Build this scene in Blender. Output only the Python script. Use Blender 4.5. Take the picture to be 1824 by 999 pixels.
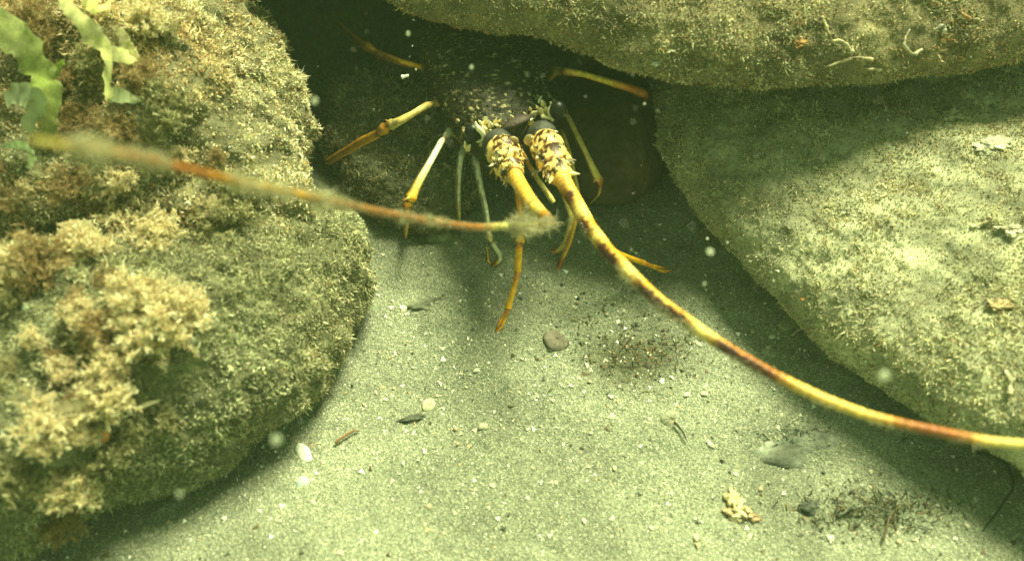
import bpy, math, random
import numpy as np
from mathutils import Vector

for o in list(bpy.data.objects):
    bpy.data.objects.remove(o)
S = bpy.context.scene
COL = S.collection
R = math.radians
rng = np.random.default_rng(7)
random.seed(7)

# ------------------------------------------------------------------ camera
H = 0.50
PITCH = 50.0
FPX = 1518.0
cam_d = bpy.data.cameras.new('camera')
cam = bpy.data.objects.new('camera', cam_d)
COL.objects.link(cam)
cam.location = (0, 0, H)
cam.rotation_euler = (R(90 - PITCH), 0, 0)
cam_d.sensor_width = 36
cam_d.lens = 36 * FPX / 1824
cam_d.clip_start = 0.01
cam_d.clip_end = 200
cam_d.dof.use_dof = True
cam_d.dof.focus_distance = 0.63
cam_d.dof.aperture_fstop = 6.0
cam_d.dof.aperture_fstop = cam_d.lens / 7.0      # an opening of 7 mm
S.camera = cam

# ------------------------------------------------------------------ light
SUN_EL, SUN_AZ = 58.0, 34.0          # azimuth measured from +Y towards +X
w = bpy.data.worlds.new('World')
S.world = w
w.use_nodes = True
nt = w.node_tree
bg = nt.nodes['Background']
sky = nt.nodes.new('ShaderNodeTexSky')
sky.sky_type = 'NISHITA'
sky.sun_disc = False
sky.sun_elevation = R(SUN_EL)
sky.sun_rotation = R(SUN_AZ)
tint = nt.nodes.new('ShaderNodeMix')       # the water column filters the sky light to green
tint.data_type = 'RGBA'
tint.blend_type = 'MULTIPLY'
tint.inputs[0].default_value = 1.0
tint.inputs[7].default_value = (0.95, 1.0, 0.30, 1)
nt.links.new(sky.outputs[0], tint.inputs[6])
nt.links.new(tint.outputs[2], bg.inputs[0])
bg.inputs[1].default_value = 0.10

sd = bpy.data.lights.new('sun', 'SUN')
sun = bpy.data.objects.new('sun', sd)
COL.objects.link(sun)
sd.energy = 5.0
sd.angle = R(24)
sd.color = (0.96, 1.0, 0.58)
az, el = R(SUN_AZ), R(SUN_EL)
sdir = Vector((math.sin(az) * math.cos(el), math.cos(az) * math.cos(el), math.sin(el)))
sun.rotation_euler = sdir.to_track_quat('Z', 'Y').to_euler()
sun.location = (0.5, 1, 3)

S.view_settings.view_transform = 'Standard'
S.view_settings.look = 'None'
S.view_settings.exposure = 1.15
S.view_settings.gamma = 1
S.render.engine = 'CYCLES'
S.cycles.max_bounces = 6
S.cycles.diffuse_bounces = 3
S.cycles.glossy_bounces = 2
S.cycles.transmission_bounces = 4
S.cycles.volume_bounces = 0
S.cycles.use_denoising = True

# ------------------------------------------------------------------ helpers
sp, cp = math.sin(R(PITCH)), math.cos(R(PITCH))
FW = np.array([0, cp, -sp]); UP = np.array([0, sp, cp]); RT = np.array([1.0, 0, 0])
CAM = np.array([0, 0, H])

def atd(u, v, d):                       # photograph pixel + depth -> world
    return CAM + d * (FW + RT * (u - 912) / FPX - UP * (v - 499.5) / FPX)

def at(u, v, z=0.0):                    # photograph pixel + height -> world
    r = FW + RT * (u - 912) / FPX - UP * (v - 499.5) / FPX
    return CAM + r * ((z - H) / r[2])

def proj(P):
    q = P - CAM
    d = q @ FW
    d = np.where(d < 0.02, 0.02, d)
    return 912 + FPX * (q @ RT) / d, 499.5 - FPX * (q @ UP) / d, d

def _h(ix, iy, iz, s):
    n = (ix * 374761393 + iy * 668265263 + iz * 2147483647 + s * 974634777) & 0xffffffff
    n = ((n ^ (n >> 13)) * 1274126177) & 0xffffffff
    return ((n ^ (n >> 16)) & 0xffff) / 65535.0 * 2 - 1

def vnoise(P, s=0):
    P = np.asarray(P, float)
    i = np.floor(P).astype(np.int64); f = P - i
    f = f * f * f * (f * (f * 6 - 15) + 10)
    r = 0
    for a in (0, 1):
        for b in (0, 1):
            for c in (0, 1):
                wgt = (f[..., 0] if a else 1 - f[..., 0]) * (f[..., 1] if b else 1 - f[..., 1]) * (f[..., 2] if c else 1 - f[..., 2])
                r = r + wgt * _h(i[..., 0] + a, i[..., 1] + b, i[..., 2] + c, s)
    return r

def fbm(P, scale, octv=4, s=0, gain=0.5):
    r, a, t = 0, 1.0, 0
    P = np.asarray(P, float) * scale + 31.7
    for k in range(octv):
        r = r + a * vnoise(P, s + k * 17); t += a
        P = P * 2.03 + 11.3; a *= gain
    return r / t

class MB:                                # collects faces, built as ONE mesh object
    def __init__(s):
        s.v, s.q, s.t, s.c, s.n = [], [], [], [], 0
    def add(s, v, q=None, t=None, c=(1, 1, 1)):
        v = np.asarray(v, float).reshape(-1, 3)
        c = np.asarray(c, float)
        if c.ndim == 1:
            c = np.tile(c, (len(v), 1))
        s.v.append(v); s.c.append(c)
        if q is not None and len(q): s.q.append(np.asarray(q, np.int64) + s.n)
        if t is not None and len(t): s.t.append(np.asarray(t, np.int64) + s.n)
        s.n += len(v)
    def mesh(s, name, mat, smooth=True):
        v = np.concatenate(s.v); c = np.concatenate(s.c)
        q = np.concatenate(s.q) if s.q else np.zeros((0, 4), np.int64)
        t = np.concatenate(s.t) if s.t else np.zeros((0, 3), np.int64)
        me = bpy.data.meshes.new(name)
        me.vertices.add(len(v)); me.vertices.foreach_set('co', v.astype(np.float32).ravel())
        me.loops.add(q.size + t.size)
        me.loops.foreach_set('vertex_index', np.concatenate([q.ravel(), t.ravel()]).astype(np.int32))
        me.polygons.add(len(q) + len(t))
        st = np.concatenate([np.arange(len(q)) * 4, len(q) * 4 + np.arange(len(t)) * 3]).astype(np.int32)
        me.polygons.foreach_set('loop_start', st)
        me.update(calc_edges=True)
        me.polygons.foreach_set('use_smooth', np.full(len(q) + len(t), smooth))
        at_ = me.color_attributes.new('tint', 'FLOAT_COLOR', 'POINT')
        at_.data.foreach_set('color', np.concatenate([c, np.ones((len(c), 1))], 1).astype(np.float32).ravel())
        me.materials.append(mat)
        me.validate()
        return me
    def build(s, name, mat, parent=None, smooth=True):
        o = bpy.data.objects.new(name, s.mesh(name, mat, smooth))
        COL.objects.link(o)
        if parent is not None:
            o.parent = parent
            o.matrix_parent_inverse = parent.matrix_world.inverted()
        return o

def empty(name, loc, label=None, cat=None, group=None):
    o = bpy.data.objects.new(name, None)
    COL.objects.link(o)
    o.location = tuple(float(x) for x in loc)
    o.empty_display_size = 0.01
    bpy.context.view_layer.update()
    return tag(o, label, cat, group)

def tag(o, label=None, cat=None, group=None, kind=None):
    if label: o['label'] = label
    if cat: o['category'] = cat
    if group: o['group'] = group
    if kind: o['kind'] = kind
    return o

def nrm(a):
    a = np.asarray(a, float)
    return a / (np.linalg.norm(a, axis=-1, keepdims=True) + 1e-12)

def catmull(P, n):
    P = np.asarray(P, float)
    if len(P) == 2:
        t = np.linspace(0, 1, n)[:, None]
        return P[0] * (1 - t) + P[1] * t
    Q = np.vstack([2 * P[0] - P[1], P, 2 * P[-1] - P[-2]])
    out = []
    for x in np.linspace(0, len(P) - 1 - 1e-9, n):
        i = int(x); t = x - i
        a, b, c, d = Q[i], Q[i + 1], Q[i + 2], Q[i + 3]
        out.append(.5 * ((2 * b) + (-a + c) * t + (2 * a - 5 * b + 4 * c - d) * t * t + (-a + 3 * b - 3 * c + d) * t ** 3))
    return np.array(out)

def frames(P):
    T = nrm(np.gradient(P, axis=0))
    ref = np.array([0, 0, 1.0]) if abs(T[0][2]) < .9 else np.array([1.0, 0, 0])
    n = nrm(np.cross(T[0], ref)); N = []
    for t in T:
        n = nrm(n - t * (n @ t)); N.append(n)
    N = np.array(N)
    return T, N, np.cross(T, N)

def tube(mb, P, r, sides=8, c=(1, 1, 1), cap=True, flat=1.0, cf=None):
    """swept tube; cf(k, directions) -> colours of ring k"""
    P = np.asarray(P, float); r = np.broadcast_to(np.asarray(r, float), (len(P),))
    T, N, B = frames(P)
    a = np.linspace(0, 2 * math.pi, sides, endpoint=False)
    D = N[:, None, :] * np.cos(a)[None, :, None] + B[:, None, :] * (flat * np.sin(a))[None, :, None]
    V = P[:, None, :] + D * r[:, None, None]
    C = np.empty_like(V)
    if cf is not None:
        for k in range(len(P)): C[k] = cf(k, D[k])
    else:
        cc = np.asarray(c, float)
        C[:] = cc if cc.ndim == 1 else cc[:, None, :]
    n = len(P)
    i = np.arange(n - 1)[:, None] * sides; j = np.arange(sides)[None, :]; j2 = (j + 1) % sides
    Q = np.stack([i + j, i + j2, i + sides + j2, i + sides + j], -1).reshape(-1, 4)
    V = V.reshape(-1, 3); C = C.reshape(-1, 3)
    tr = []
    if cap:
        V = np.vstack([V, P[0], P[-1]]); C = np.vstack([C, C[0], C[-1]])
        k = n * sides
        for q in range(sides):
            tr.append([k, (q + 1) % sides, q]); tr.append([k + 1, (n - 1) * sides + q, (n - 1) * sides + (q + 1) % sides])
    mb.add(V, Q, tr, C)

def ball(mb, c, r, seg=10, rings=6, col=(1, 1, 1), ax=None, lump=0, seed=0):
    r = np.broadcast_to(np.asarray(r, float), (3,))
    V = []
    for i in range(rings + 1):
        ph = math.pi * i / rings
        for j in range(seg):
            th = 2 * math.pi * j / seg
            V.append((math.sin(ph) * math.cos(th), math.sin(ph) * math.sin(th), math.cos(ph)))
    V = np.array(V)
    if lump: V = V * (1 + lump * fbm(V, 1.6, 3, seed))[:, None]
    V = V * r
    if ax is not None: V = V @ np.asarray(ax)
    Q = [[i * seg + j, (i + 1) * seg + j, (i + 1) * seg + (j + 1) % seg, i * seg + (j + 1) % seg] for i in range(rings) for j in range(seg)]
    mb.add(V + np.asarray(c), Q, None, col)

def cone(mb, base, tip, r, sides=6, col=(1, 1, 1), tipcol=None, bend=None):
    base = np.asarray(base, float); tip = np.asarray(tip, float)
    mid = (base + tip) / 2 + (0 if bend is None else np.asarray(bend))
    P = catmull([base, mid, tip], 6)
    rr = r * np.array([1, .93, .76, .55, .32, .06])
    tc = col if tipcol is None else tipcol
    C = np.array([np.array(col) * (1 - k / 5) + np.array(tc) * k / 5 for k in range(6)])
    tube(mb, P, rr, sides, C)

def blades(mb, P, N, L, W, C, lean=.6, curl=.6, tipc=1.0):
    """fine strands: 5 vertices each, rooted at P and growing along N with random lean"""
    n = len(P)
    L = np.broadcast_to(np.asarray(L, float), (n,))[:, None]; W = np.broadcast_to(np.asarray(W, float), (n,))[:, None]
    d = nrm(N + lean * rng.normal(size=(n, 3)))
    d2 = nrm(d + curl * rng.normal(size=(n, 3)))
    side = nrm(np.cross(d, rng.normal(size=(n, 3))))
    m = P + d * L * .5
    t = m + d2 * L * .55
    V = np.stack([P - side * W * .5, P + side * W * .5, m - side * W * .5, m + side * W * .5, t], 1)
    C = np.broadcast_to(C, (n, 3))
    CC = np.stack([C, C, C, C, np.clip(C * tipc, 0, 1)], 1)
    b = np.arange(n)[:, None] * 5
    mb.add(V.reshape(-1, 3), b + np.array([[0, 1, 3, 2]]), b + np.array([[2, 3, 4]]), CC.reshape(-1, 3))

def palette(n, cols, w, var=.18):
    cols = np.array(cols, float); w = np.array(w, float); w /= w.sum()
    c = cols[rng.choice(len(cols), n, p=w)]
    return np.clip(c * (1 + var * rng.normal(size=(n, 1))) + .006 * rng.normal(size=(n, 3)), .004, .92)

# ------------------------------------------------------------------ materials
def mat(name, base=None, rough=.8, bump=0, bscale=400, mottle=None, mscale=60, subsurf=0, alpha=None, spec=.3, trans=0, coat=0):
    m = bpy.data.materials.new(name); m.use_nodes = True
    t = m.node_tree; b = t.nodes['Principled BSDF']; L = t.links
    def nd(k): return t.nodes.new(k)
    b.inputs['Roughness'].default_value = rough
    b.inputs['Specular IOR Level'].default_value = spec
    a = nd('ShaderNodeAttribute'); a.attribute_name = 'tint'
    out = a.outputs['Color']
    if base is not None:
        mx = nd('ShaderNodeMix'); mx.data_type = 'RGBA'; mx.blend_type = 'MULTIPLY'; mx.inputs[0].default_value = 1
        L.new(out, mx.inputs[6]); mx.inputs[7].default_value = (*base, 1); out = mx.outputs[2]
    tc = nd('ShaderNodeTexCoord')
    if mottle is not None:
        for sc, lo, hi in ((mscale, mottle[0], mottle[1]), (mscale * 7.3, mottle[0] ** .6, mottle[1] ** .6)):
            n1 = nd('ShaderNodeTexNoise'); n1.inputs['Scale'].default_value = sc; n1.inputs['Detail'].default_value = 5
            L.new(tc.outputs['Object'], n1.inputs['Vector'])
            mr = nd('ShaderNodeMapRange'); mr.inputs[1].default_value = .32; mr.inputs[2].default_value = .68
            mr.inputs[3].default_value = lo; mr.inputs[4].default_value = hi
            L.new(n1.outputs[0], mr.inputs[0])
            mx = nd('ShaderNodeVectorMath'); mx.operation = 'SCALE'
            L.new(out, mx.inputs[0]); L.new(mr.outputs[0], mx.inputs['Scale']); out = mx.outputs[0]
    L.new(out, b.inputs['Base Color'])
    if bump:
        n2 = nd('ShaderNodeTexNoise'); n2.inputs['Scale'].default_value = bscale; n2.inputs['Detail'].default_value = 4
        L.new(tc.outputs['Object'], n2.inputs['Vector'])
        bp = nd('ShaderNodeBump'); bp.inputs['Strength'].default_value = bump; bp.inputs['Distance'].default_value = .001
        L.new(n2.outputs[0], bp.inputs['Height']); L.new(bp.outputs[0], b.inputs['Normal'])
    if subsurf:
        b.inputs['Subsurface Weight'].default_value = subsurf; b.inputs['Subsurface Scale'].default_value = .004
    if alpha is not None: b.inputs['Alpha'].default_value = alpha
    if coat: b.inputs['Coat Weight'].default_value = coat
    if trans:                                       # thin leaf: light passes through it
        tr = nd('ShaderNodeBsdfTranslucent'); ms = nd('ShaderNodeMixShader'); ms.inputs[0].default_value = trans
        L.new(out, tr.inputs[0]); L.new(b.outputs[0], ms.inputs[1]); L.new(tr.outputs[0], ms.inputs[2])
        L.new(ms.outputs[0], t.nodes['Material Output'].inputs[0])
    return m

M_rock = mat('silty_rock', rough=.95, bump=1, bscale=900, mottle=(.6, 1.4), mscale=45, spec=.15)
M_turf = mat('algae_turf', rough=.9, spec=.15, trans=.25)
M_smooth = mat('bare_rock', rough=.8, bump=.6, bscale=260, mottle=(.6, 1.4), mscale=30, spec=.25)
M_frond = mat('algae_frond', rough=.7, spec=.25, trans=.45)
M_sheet = mat('sea_lettuce', rough=.6, spec=.2, trans=.55, alpha=.66, mottle=(.75, 1.25), mscale=90)
M_shell = mat('shell', rough=.5, bump=.4, bscale=700, mottle=(.8, 1.12), mscale=200)
M_grit = mat('grit', rough=.7, spec=.3)
M_chitin = mat('lobster_shell', rough=.42, bump=.3, bscale=900, mottle=(.75, 1.2), mscale=260, spec=.4, coat=.05)
M_dark = mat('dark_carapace', rough=.6, bump=.8, bscale=500, mottle=(.5, 1.5), mscale=120, spec=.4)
M_eye = mat('eye', rough=.42, spec=.35)
M_fuzz = mat('fuzz', rough=.9, spec=.1, trans=.5, alpha=.7)
M_snow = mat('suspended_particle', rough=.9, spec=.1, trans=.5, alpha=.2)

# sand: fine grain in three colours, with relief
M_sand = bpy.data.materials.new('sand'); M_sand.use_nodes = True
t = M_sand.node_tree; b = t.nodes['Principled BSDF']; L = t.links
b.inputs['Roughness'].default_value = .85; b.inputs['Specular IOR Level'].default_value = .25
tc = t.nodes.new('ShaderNodeTexCoord')
vo = t.nodes.new('ShaderNodeTexVoronoi'); vo.inputs['Scale'].default_value = 1150
L.new(tc.outputs['Object'], vo.inputs['Vector'])
cr = t.nodes.new('ShaderNodeValToRGB')
els = [(0, (.11, .12, .09)), (.2, (.16, .175, .125)), (.45, (.205, .225, .16)), (.72, (.26, .28, .195)), (.9, (.34, .35, .25)), (1, (.50, .50, .38))]
cr.color_ramp.elements[0].position = 0; cr.color_ramp.elements[0].color = (*els[0][1], 1)
cr.color_ramp.elements[1].position = 1; cr.color_ramp.elements[1].color = (*els[-1][1], 1)
for p_, c_ in els[1:-1]:
    e = cr.color_ramp.elements.new(p_); e.color = (*c_, 1)
sep = t.nodes.new('ShaderNodeSeparateColor'); L.new(vo.outputs['Color'], sep.inputs[0])
L.new(sep.outputs[0], cr.inputs[0])
no = t.nodes.new('ShaderNodeTexNoise'); no.inputs['Scale'].default_value = 14; no.inputs['Detail'].default_value = 6
L.new(tc.outputs['Object'], no.inputs['Vector'])
mr = t.nodes.new('ShaderNodeMapRange'); mr.inputs[1].default_value = .3; mr.inputs[2].default_value = .7; mr.inputs[3].default_value = .72; mr.inputs[4].default_value = 1.25
L.new(no.outputs[0], mr.inputs[0])
vm = t.nodes.new('ShaderNodeVectorMath'); vm.operation = 'SCALE'
L.new(cr.outputs[0], vm.inputs[0]); L.new(mr.outputs[0], vm.inputs['Scale'])
at_n = t.nodes.new('ShaderNodeAttribute'); at_n.attribute_name = 'tint'
vm2 = t.nodes.new('ShaderNodeVectorMath'); vm2.operation = 'MULTIPLY'
L.new(vm.outputs[0], vm2.inputs[0]); L.new(at_n.outputs['Color'], vm2.inputs[1])
L.new(vm2.outputs[0], b.inputs['Base Color'])
n3 = t.nodes.new('ShaderNodeTexNoise'); n3.inputs['Scale'].default_value = 520; n3.inputs['Detail'].default_value = 5
L.new(tc.outputs['Object'], n3.inputs['Vector'])
mth = t.nodes.new('ShaderNodeMath'); mth.operation = 'ADD'
L.new(n3.outputs[0], mth.inputs[0]); L.new(vo.outputs['Distance'], mth.inputs[1])
bp = t.nodes.new('ShaderNodeBump'); bp.inputs['Strength'].default_value = .8; bp.inputs['Distance'].default_value = .0009
L.new(mth.outputs[0], bp.inputs['Height']); L.new(bp.outputs[0], b.inputs['Normal'])

# ------------------------------------------------------------------ sand floor (one sheet out to the horizon)
mound_c = at(560, 1010)[:2]
def sand_z(P):
    P = np.asarray(P, float)
    Q = P.copy(); Q[..., 2] = 0
    near = np.exp(-(np.hypot(P[..., 0], P[..., 1] - .4) / 2.5) ** 2)
    z = .010 * fbm(Q, 5, 3, 3) + .0035 * fbm(Q, 26, 3, 4) + .0016 * fbm(Q, 90, 3, 5) + .0008 * fbm(Q, 220, 2, 6)
    d = np.hypot((P[..., 0] - mound_c[0]) / .10, (P[..., 1] - mound_c[1]) / .06)
    z = z + .014 * np.exp(-d ** 2 * 1.5)
    return z * near - .003

def axis(lo, hi, step, far):
    a = list(np.arange(lo, hi, step)); s = step; x = hi
    while x < far: a.append(x); s *= 1.25; x += s
    s = step; x = lo - step; pre = []
    while x > -far: pre.append(x); s *= 1.25; x -= s
    return np.array(sorted(pre) + a)
xs = axis(-.62, .62, .0027, 40); ys = axis(-.02, .86, .0027, 40)
X, Y = np.meshgrid(xs, ys)
P = np.stack([X, Y, np.zeros_like(X)], -1); P[..., 2] = sand_z(P)
nx, ny = len(xs), len(ys)
i = (np.arange(ny - 1)[:, None] * nx + np.arange(nx - 1)[None]).ravel()
mb = MB()
pu, pv, _ = proj(P.reshape(-1, 3))
stain = fbm(P.reshape(-1, 3), 16, 4, 77)
stC = np.ones((P.size // 3, 3))
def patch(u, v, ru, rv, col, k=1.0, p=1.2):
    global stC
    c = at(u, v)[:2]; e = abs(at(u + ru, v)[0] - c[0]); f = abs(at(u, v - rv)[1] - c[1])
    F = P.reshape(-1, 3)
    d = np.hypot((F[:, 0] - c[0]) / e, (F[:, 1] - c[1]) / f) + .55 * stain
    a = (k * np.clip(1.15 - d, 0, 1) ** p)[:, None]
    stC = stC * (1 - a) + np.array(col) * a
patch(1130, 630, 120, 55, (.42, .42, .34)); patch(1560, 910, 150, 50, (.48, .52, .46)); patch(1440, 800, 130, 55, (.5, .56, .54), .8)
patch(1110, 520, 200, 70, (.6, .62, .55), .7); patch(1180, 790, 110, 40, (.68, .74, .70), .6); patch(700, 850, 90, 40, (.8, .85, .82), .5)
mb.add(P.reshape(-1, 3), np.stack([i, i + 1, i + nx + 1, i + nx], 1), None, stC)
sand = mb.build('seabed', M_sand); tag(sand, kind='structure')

# ------------------------------------------------------------------ boulders
def outline(pts):
    out = []
    for p_ in pts:
        out.append(at(p_[0], p_[1], p_[2])[:2] if len(p_) == 3 else np.array(p_))
    return np.array(out)

class Boulder:
    """closed boulder whose widest contour follows the given plan outline"""
    def __init__(s, pts, cen, zb, up, dn, nth=420, nph=150, e=.75, amp=.012, fine=.0055, seed=1, tilt=(0, 0), col=(.2, .2, .13), dents=()):
        O = outline(pts); c = np.array(cen, float)
        a = np.arctan2(O[:, 1] - c[1], O[:, 0] - c[0]); r = np.hypot(O[:, 0] - c[0], O[:, 1] - c[1])
        o = np.argsort(a); a = a[o]; r = r[o]
        th = np.linspace(-math.pi, math.pi, nth, endpoint=False)
        rr = np.interp(th, np.concatenate([a - 2 * math.pi, a, a + 2 * math.pi]), np.tile(r, 3))
        k = np.hanning(max(5, nth // 36) | 1); k /= k.sum()
        rr = np.convolve(np.concatenate([rr, rr, rr]), k, 'same')[nth:2 * nth]
        ph = np.concatenate([np.linspace(-90, 0, nph // 3, endpoint=False), np.linspace(0, 90, nph - nph // 3)])
        ph = np.radians(ph)
        PH, TH = np.meshgrid(ph, th, indexing='ij')
        rad = rr[None] * np.abs(np.cos(PH)) ** e
        Z = np.where(PH > 0, up, dn) * np.sign(np.sin(PH)) * np.abs(np.sin(PH)) ** 1.0
        x = c[0] + rad * np.cos(TH); y = c[1] + rad * np.sin(TH)
        z = zb + Z + np.where(PH > 0, np.sin(np.clip(PH, 0, 2)), 0) * ((x - c[0]) * tilt[0] + (y - c[1]) * tilt[1])
        V = np.stack([x, y, z], -1)
        G = nrm(np.stack([np.cos(PH) * np.cos(TH), np.cos(PH) * np.sin(TH), np.sin(PH)], -1))
        n1 = amp * fbm(V, 7, 3, seed) + amp * .45 * fbm(V, 24, 3, seed + 5) + fine * fbm(V, 95, 3, seed + 9) + fine * .6 * np.abs(fbm(V, 210, 2, seed + 12))
        for (du, dv, dz, dr, dd) in dents:
            q = at(du, dv, dz)
            n1 = n1 - dd * np.exp(-(np.linalg.norm(V - q, axis=-1) / dr) ** 2)
        V = V + G * n1[..., None]
        s.V = V; nph = len(ph)
        i = np.arange(nph - 1)[:, None] * nth; j = np.arange(nth)[None]; j2 = (j + 1) % nth
        s.Q = np.stack([i + j, i + j2, i + nth + j2, i + nth + j], -1).reshape(-1, 4)
        F = V.reshape(-1, 3)
        s.F = F
        A, B, C_, D = (F[s.Q[:, k_]] for k_ in range(4))
        n = np.cross(C_ - A, D - B); s.area = np.linalg.norm(n, axis=1) / 2; s.n = nrm(n); s.cen = (A + C_) / 2
        v = (.8 + .45 * fbm(F, 30, 4, seed + 3))[:, None]
        s.col = np.clip(np.array(col) * v, .01, .8)
    def build(s, name, m, parent=None):
        mb = MB(); mb.add(s.F, s.Q, None, s.col)
        return mb.build(name, m, parent)
    def sample(s, n, keep=None, dens=None, margin=260):
        u, v, d = proj(s.cen)
        w = s.area.copy()
        inn = (u > -margin) & (u < 1824 + margin) & (v > -margin) & (v < 999 + margin)
        facing = ((s.cen - CAM) * s.n).sum(1) < .25 * np.linalg.norm(s.cen - CAM, axis=1)
        w = w * np.where(inn, 1, .04) * np.where(facing, 1, .05) * np.where(s.cen[:, 2] > -.01, 1, 0)
        if dens is not None: w = w * dens(u, v, s.cen)
        w /= w.sum()
        k = rng.choice(len(w), n, p=w)
        a = rng.random((n, 1)); b_ = rng.random((n, 1))
        A, B, C_, D = (s.F[s.Q[k, q]] for q in range(4))
        P = A * (1 - a) * (1 - b_) + B * a * (1 - b_) + C_ * a * b_ + D * (1 - a) * b_
        return P, s.n[k]
    def hit(s, u0, v0):
        """surface point seen at a photograph pixel (nearest to the camera)"""
        u, v, d = proj(s.cen)
        q = np.hypot(u - u0, v - v0) + np.where(((s.cen - CAM) * s.n).sum(1) < 0, 0, 5000)
        idx = np.argsort(q)[:12]
        k = idx[np.argmin(d[idx])]
        return s.cen[k], s.n[k]

def turf(bd, name, parent, n, L, W, cols, wts, lean=.9, dens=None, patchy=.5, seed=0, cl=28, sw=None, brn=1.0):
    Ps, Ns = bd.sample(n, dens=dens)
    thin = (fbm(Ps, 38, 3, seed + 31) + .8 * fbm(Ps, 9, 2, seed + 33)) < -.12      # silted patches carry little growth
    ok = ~thin | (rng.random(n) < .38)
    Ps, Ns = Ps[ok], Ns[ok]; n = len(Ps)
    c = palette(n, cols, wts)
    pn = fbm(Ps, cl, 3, seed)                       # patches of longer/shorter, browner/greener growth
    pm = fbm(Ps, 130, 2, seed + 4)
    Ln = L * (1 + patchy * 1.6 * pn) * (1 + .9 * pm) * np.exp(.35 * rng.normal(size=n))
    br = brn * np.clip((fbm(Ps, 12, 3, seed + 8) + .1) * 2, 0, 1)[:, None]
    c = np.clip(c * (1 + .5 * pm)[:, None] * (1 - br * np.array([.12, .24, .30])), .006, .9)
    if sw is not None: Ns = nrm(Ns + np.array(sw))
    mb = MB(); blades(mb, Ps, Ns, np.clip(Ln, .0006, .02), W, c, lean, .8, 1.15)
    o = mb.build(name, M_turf, parent)
    tag(o, kind='stuff')
    return o

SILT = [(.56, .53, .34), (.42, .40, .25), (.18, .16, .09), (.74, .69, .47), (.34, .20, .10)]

# upper boulder: overhangs the crevice
LIP = .15
T = Boulder([(700, 14, LIP), (750, 36, LIP), (800, 48, LIP), (860, 56, LIP), (930, 62, LIP), (995, 80, LIP), (1080, 116, LIP), (1150, 142, LIP),
             (1300, 150, LIP), (1500, 146, LIP), (1650, 128, LIP), (1824, 100, LIP), (2100, 30, LIP), (1.1, .9), (.9, 1.5), (.3, 1.6), (-.25, 1.3), (-.36, 1.0),
             (-.30, .72), (-.22, .62), (610, -40, LIP)],
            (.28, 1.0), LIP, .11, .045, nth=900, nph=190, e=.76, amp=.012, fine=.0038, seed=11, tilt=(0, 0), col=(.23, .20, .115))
tb = empty('overhanging_boulder', (.28, 1.0, 0), 'large silty turf-covered boulder overhanging the dark crevice above the lobster', 'boulder')
T.build('rock', M_rock, tb)
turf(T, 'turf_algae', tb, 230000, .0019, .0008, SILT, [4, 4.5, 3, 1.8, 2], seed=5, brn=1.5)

# right boulder
RB = Boulder([(1165, 150, .05), (1180, 230, .05), (1222, 310, .05), (1290, 395, .05), (1385, 500, .05), (1480, 585, .05), (1590, 668, .05),
              (1720, 748, .05), (1824, 800, .05), (2050, 930, .05), (2500, 1000, .05), (2900, 500, .05), (.95, .75), (.7, .95), (.35, .85)],
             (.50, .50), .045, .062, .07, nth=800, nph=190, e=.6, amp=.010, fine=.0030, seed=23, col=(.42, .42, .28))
rb = empty('boulder', (.5, .5, 0), 'broad pale silt-covered boulder filling the right side, beside the banded antenna', 'boulder')
RB.build('rock', M_rock, rb)
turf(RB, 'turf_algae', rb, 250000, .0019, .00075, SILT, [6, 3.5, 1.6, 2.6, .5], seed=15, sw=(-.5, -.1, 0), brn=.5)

# lower left boulder
LB = Boulder([(550, 360, .04), (615, 395, .04), (640, 450, .04), (628, 530, .04), (588, 610, .04), (510, 710, .04), (400, 770, .04), (290, 815, .04),
              (170, 870, .04), (60, 920, .04), (-60, 1000, .04), (-300, 1100, .04), (-800, 900, .04), (-700, 300, .04), (300, 250, .04)],
             at(150, 620, .04)[:2], .035, .085, .06, nth=700, nph=170, e=.65, amp=.025, seed=37, col=(.19, .19, .11), dents=[(20, 400, .1, .035, .03), (110, 395, .1, .03, .03), (300, 380, .1, .035, .03), (20, 620, .1, .025, .025), (110, 660, .1, .018, .018), (300, 700, .1, .02, .02), (260, 810, .08, .02, .02), (60, 560, .1, .018, .018), (170, 520, .1, .014, .014)])
lb = empty('boulder', (*at(150, 620, 0)[:2], 0), 'rounded olive boulder at lower left, its smooth flank beside the pale sand', 'boulder')
LB.build('rock', M_rock, lb)
turf(LB, 'turf_algae', lb, 170000, .0022, .0008, [(.50, .51, .33), (.36, .37, .22), (.18, .18, .10), (.62, .60, .42), (.32, .24, .12)], [4, 5, 2.5, 1.2, .5], seed=25, brn=.4)

# upper left boulder
UB = Boulder([(330, -30, .09), (420, 40, .09), (505, 150, .09), (533, 240, .09), (543, 330, .09), (495, 415, .09), (400, 440, .09), (200, 470, .09),
              (-100, 470, .09), (-600, 350, .09), (-700, 0, .09), (-400, -350, .09), (50, -420, .09), (300, -240, .09)],
             at(120, 150, .09)[:2], .085, .085, .11, nth=700, nph=170, e=.7, amp=.046, seed=51, col=(.20, .19, .11), dents=[(110, 170, .15, .028, .03), (140, 210, .15, .025, .028), (260, 330, .12, .03, .03), (60, 330, .12, .03, .035), (330, 250, .14, .014, .014), (230, 170, .15, .018, .018), (20, 130, .15, .02, .02), (440, 380, .1, .02, .02)])
ub = empty('boulder', (*at(120, 150, 0)[:2], 0), 'algae-covered boulder at upper left with a sunlit creamy shoulder', 'boulder')
UB.build('rock', M_rock, ub)
turf(UB, 'turf_algae', ub, 210000, .0024, .0010, [(.72, .67, .42), (.54, .49, .29), (.26, .21, .11), (.90, .85, .60), (.50, .32, .16)], [4, 4, 2, 3, 1.3], seed=35)

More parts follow.
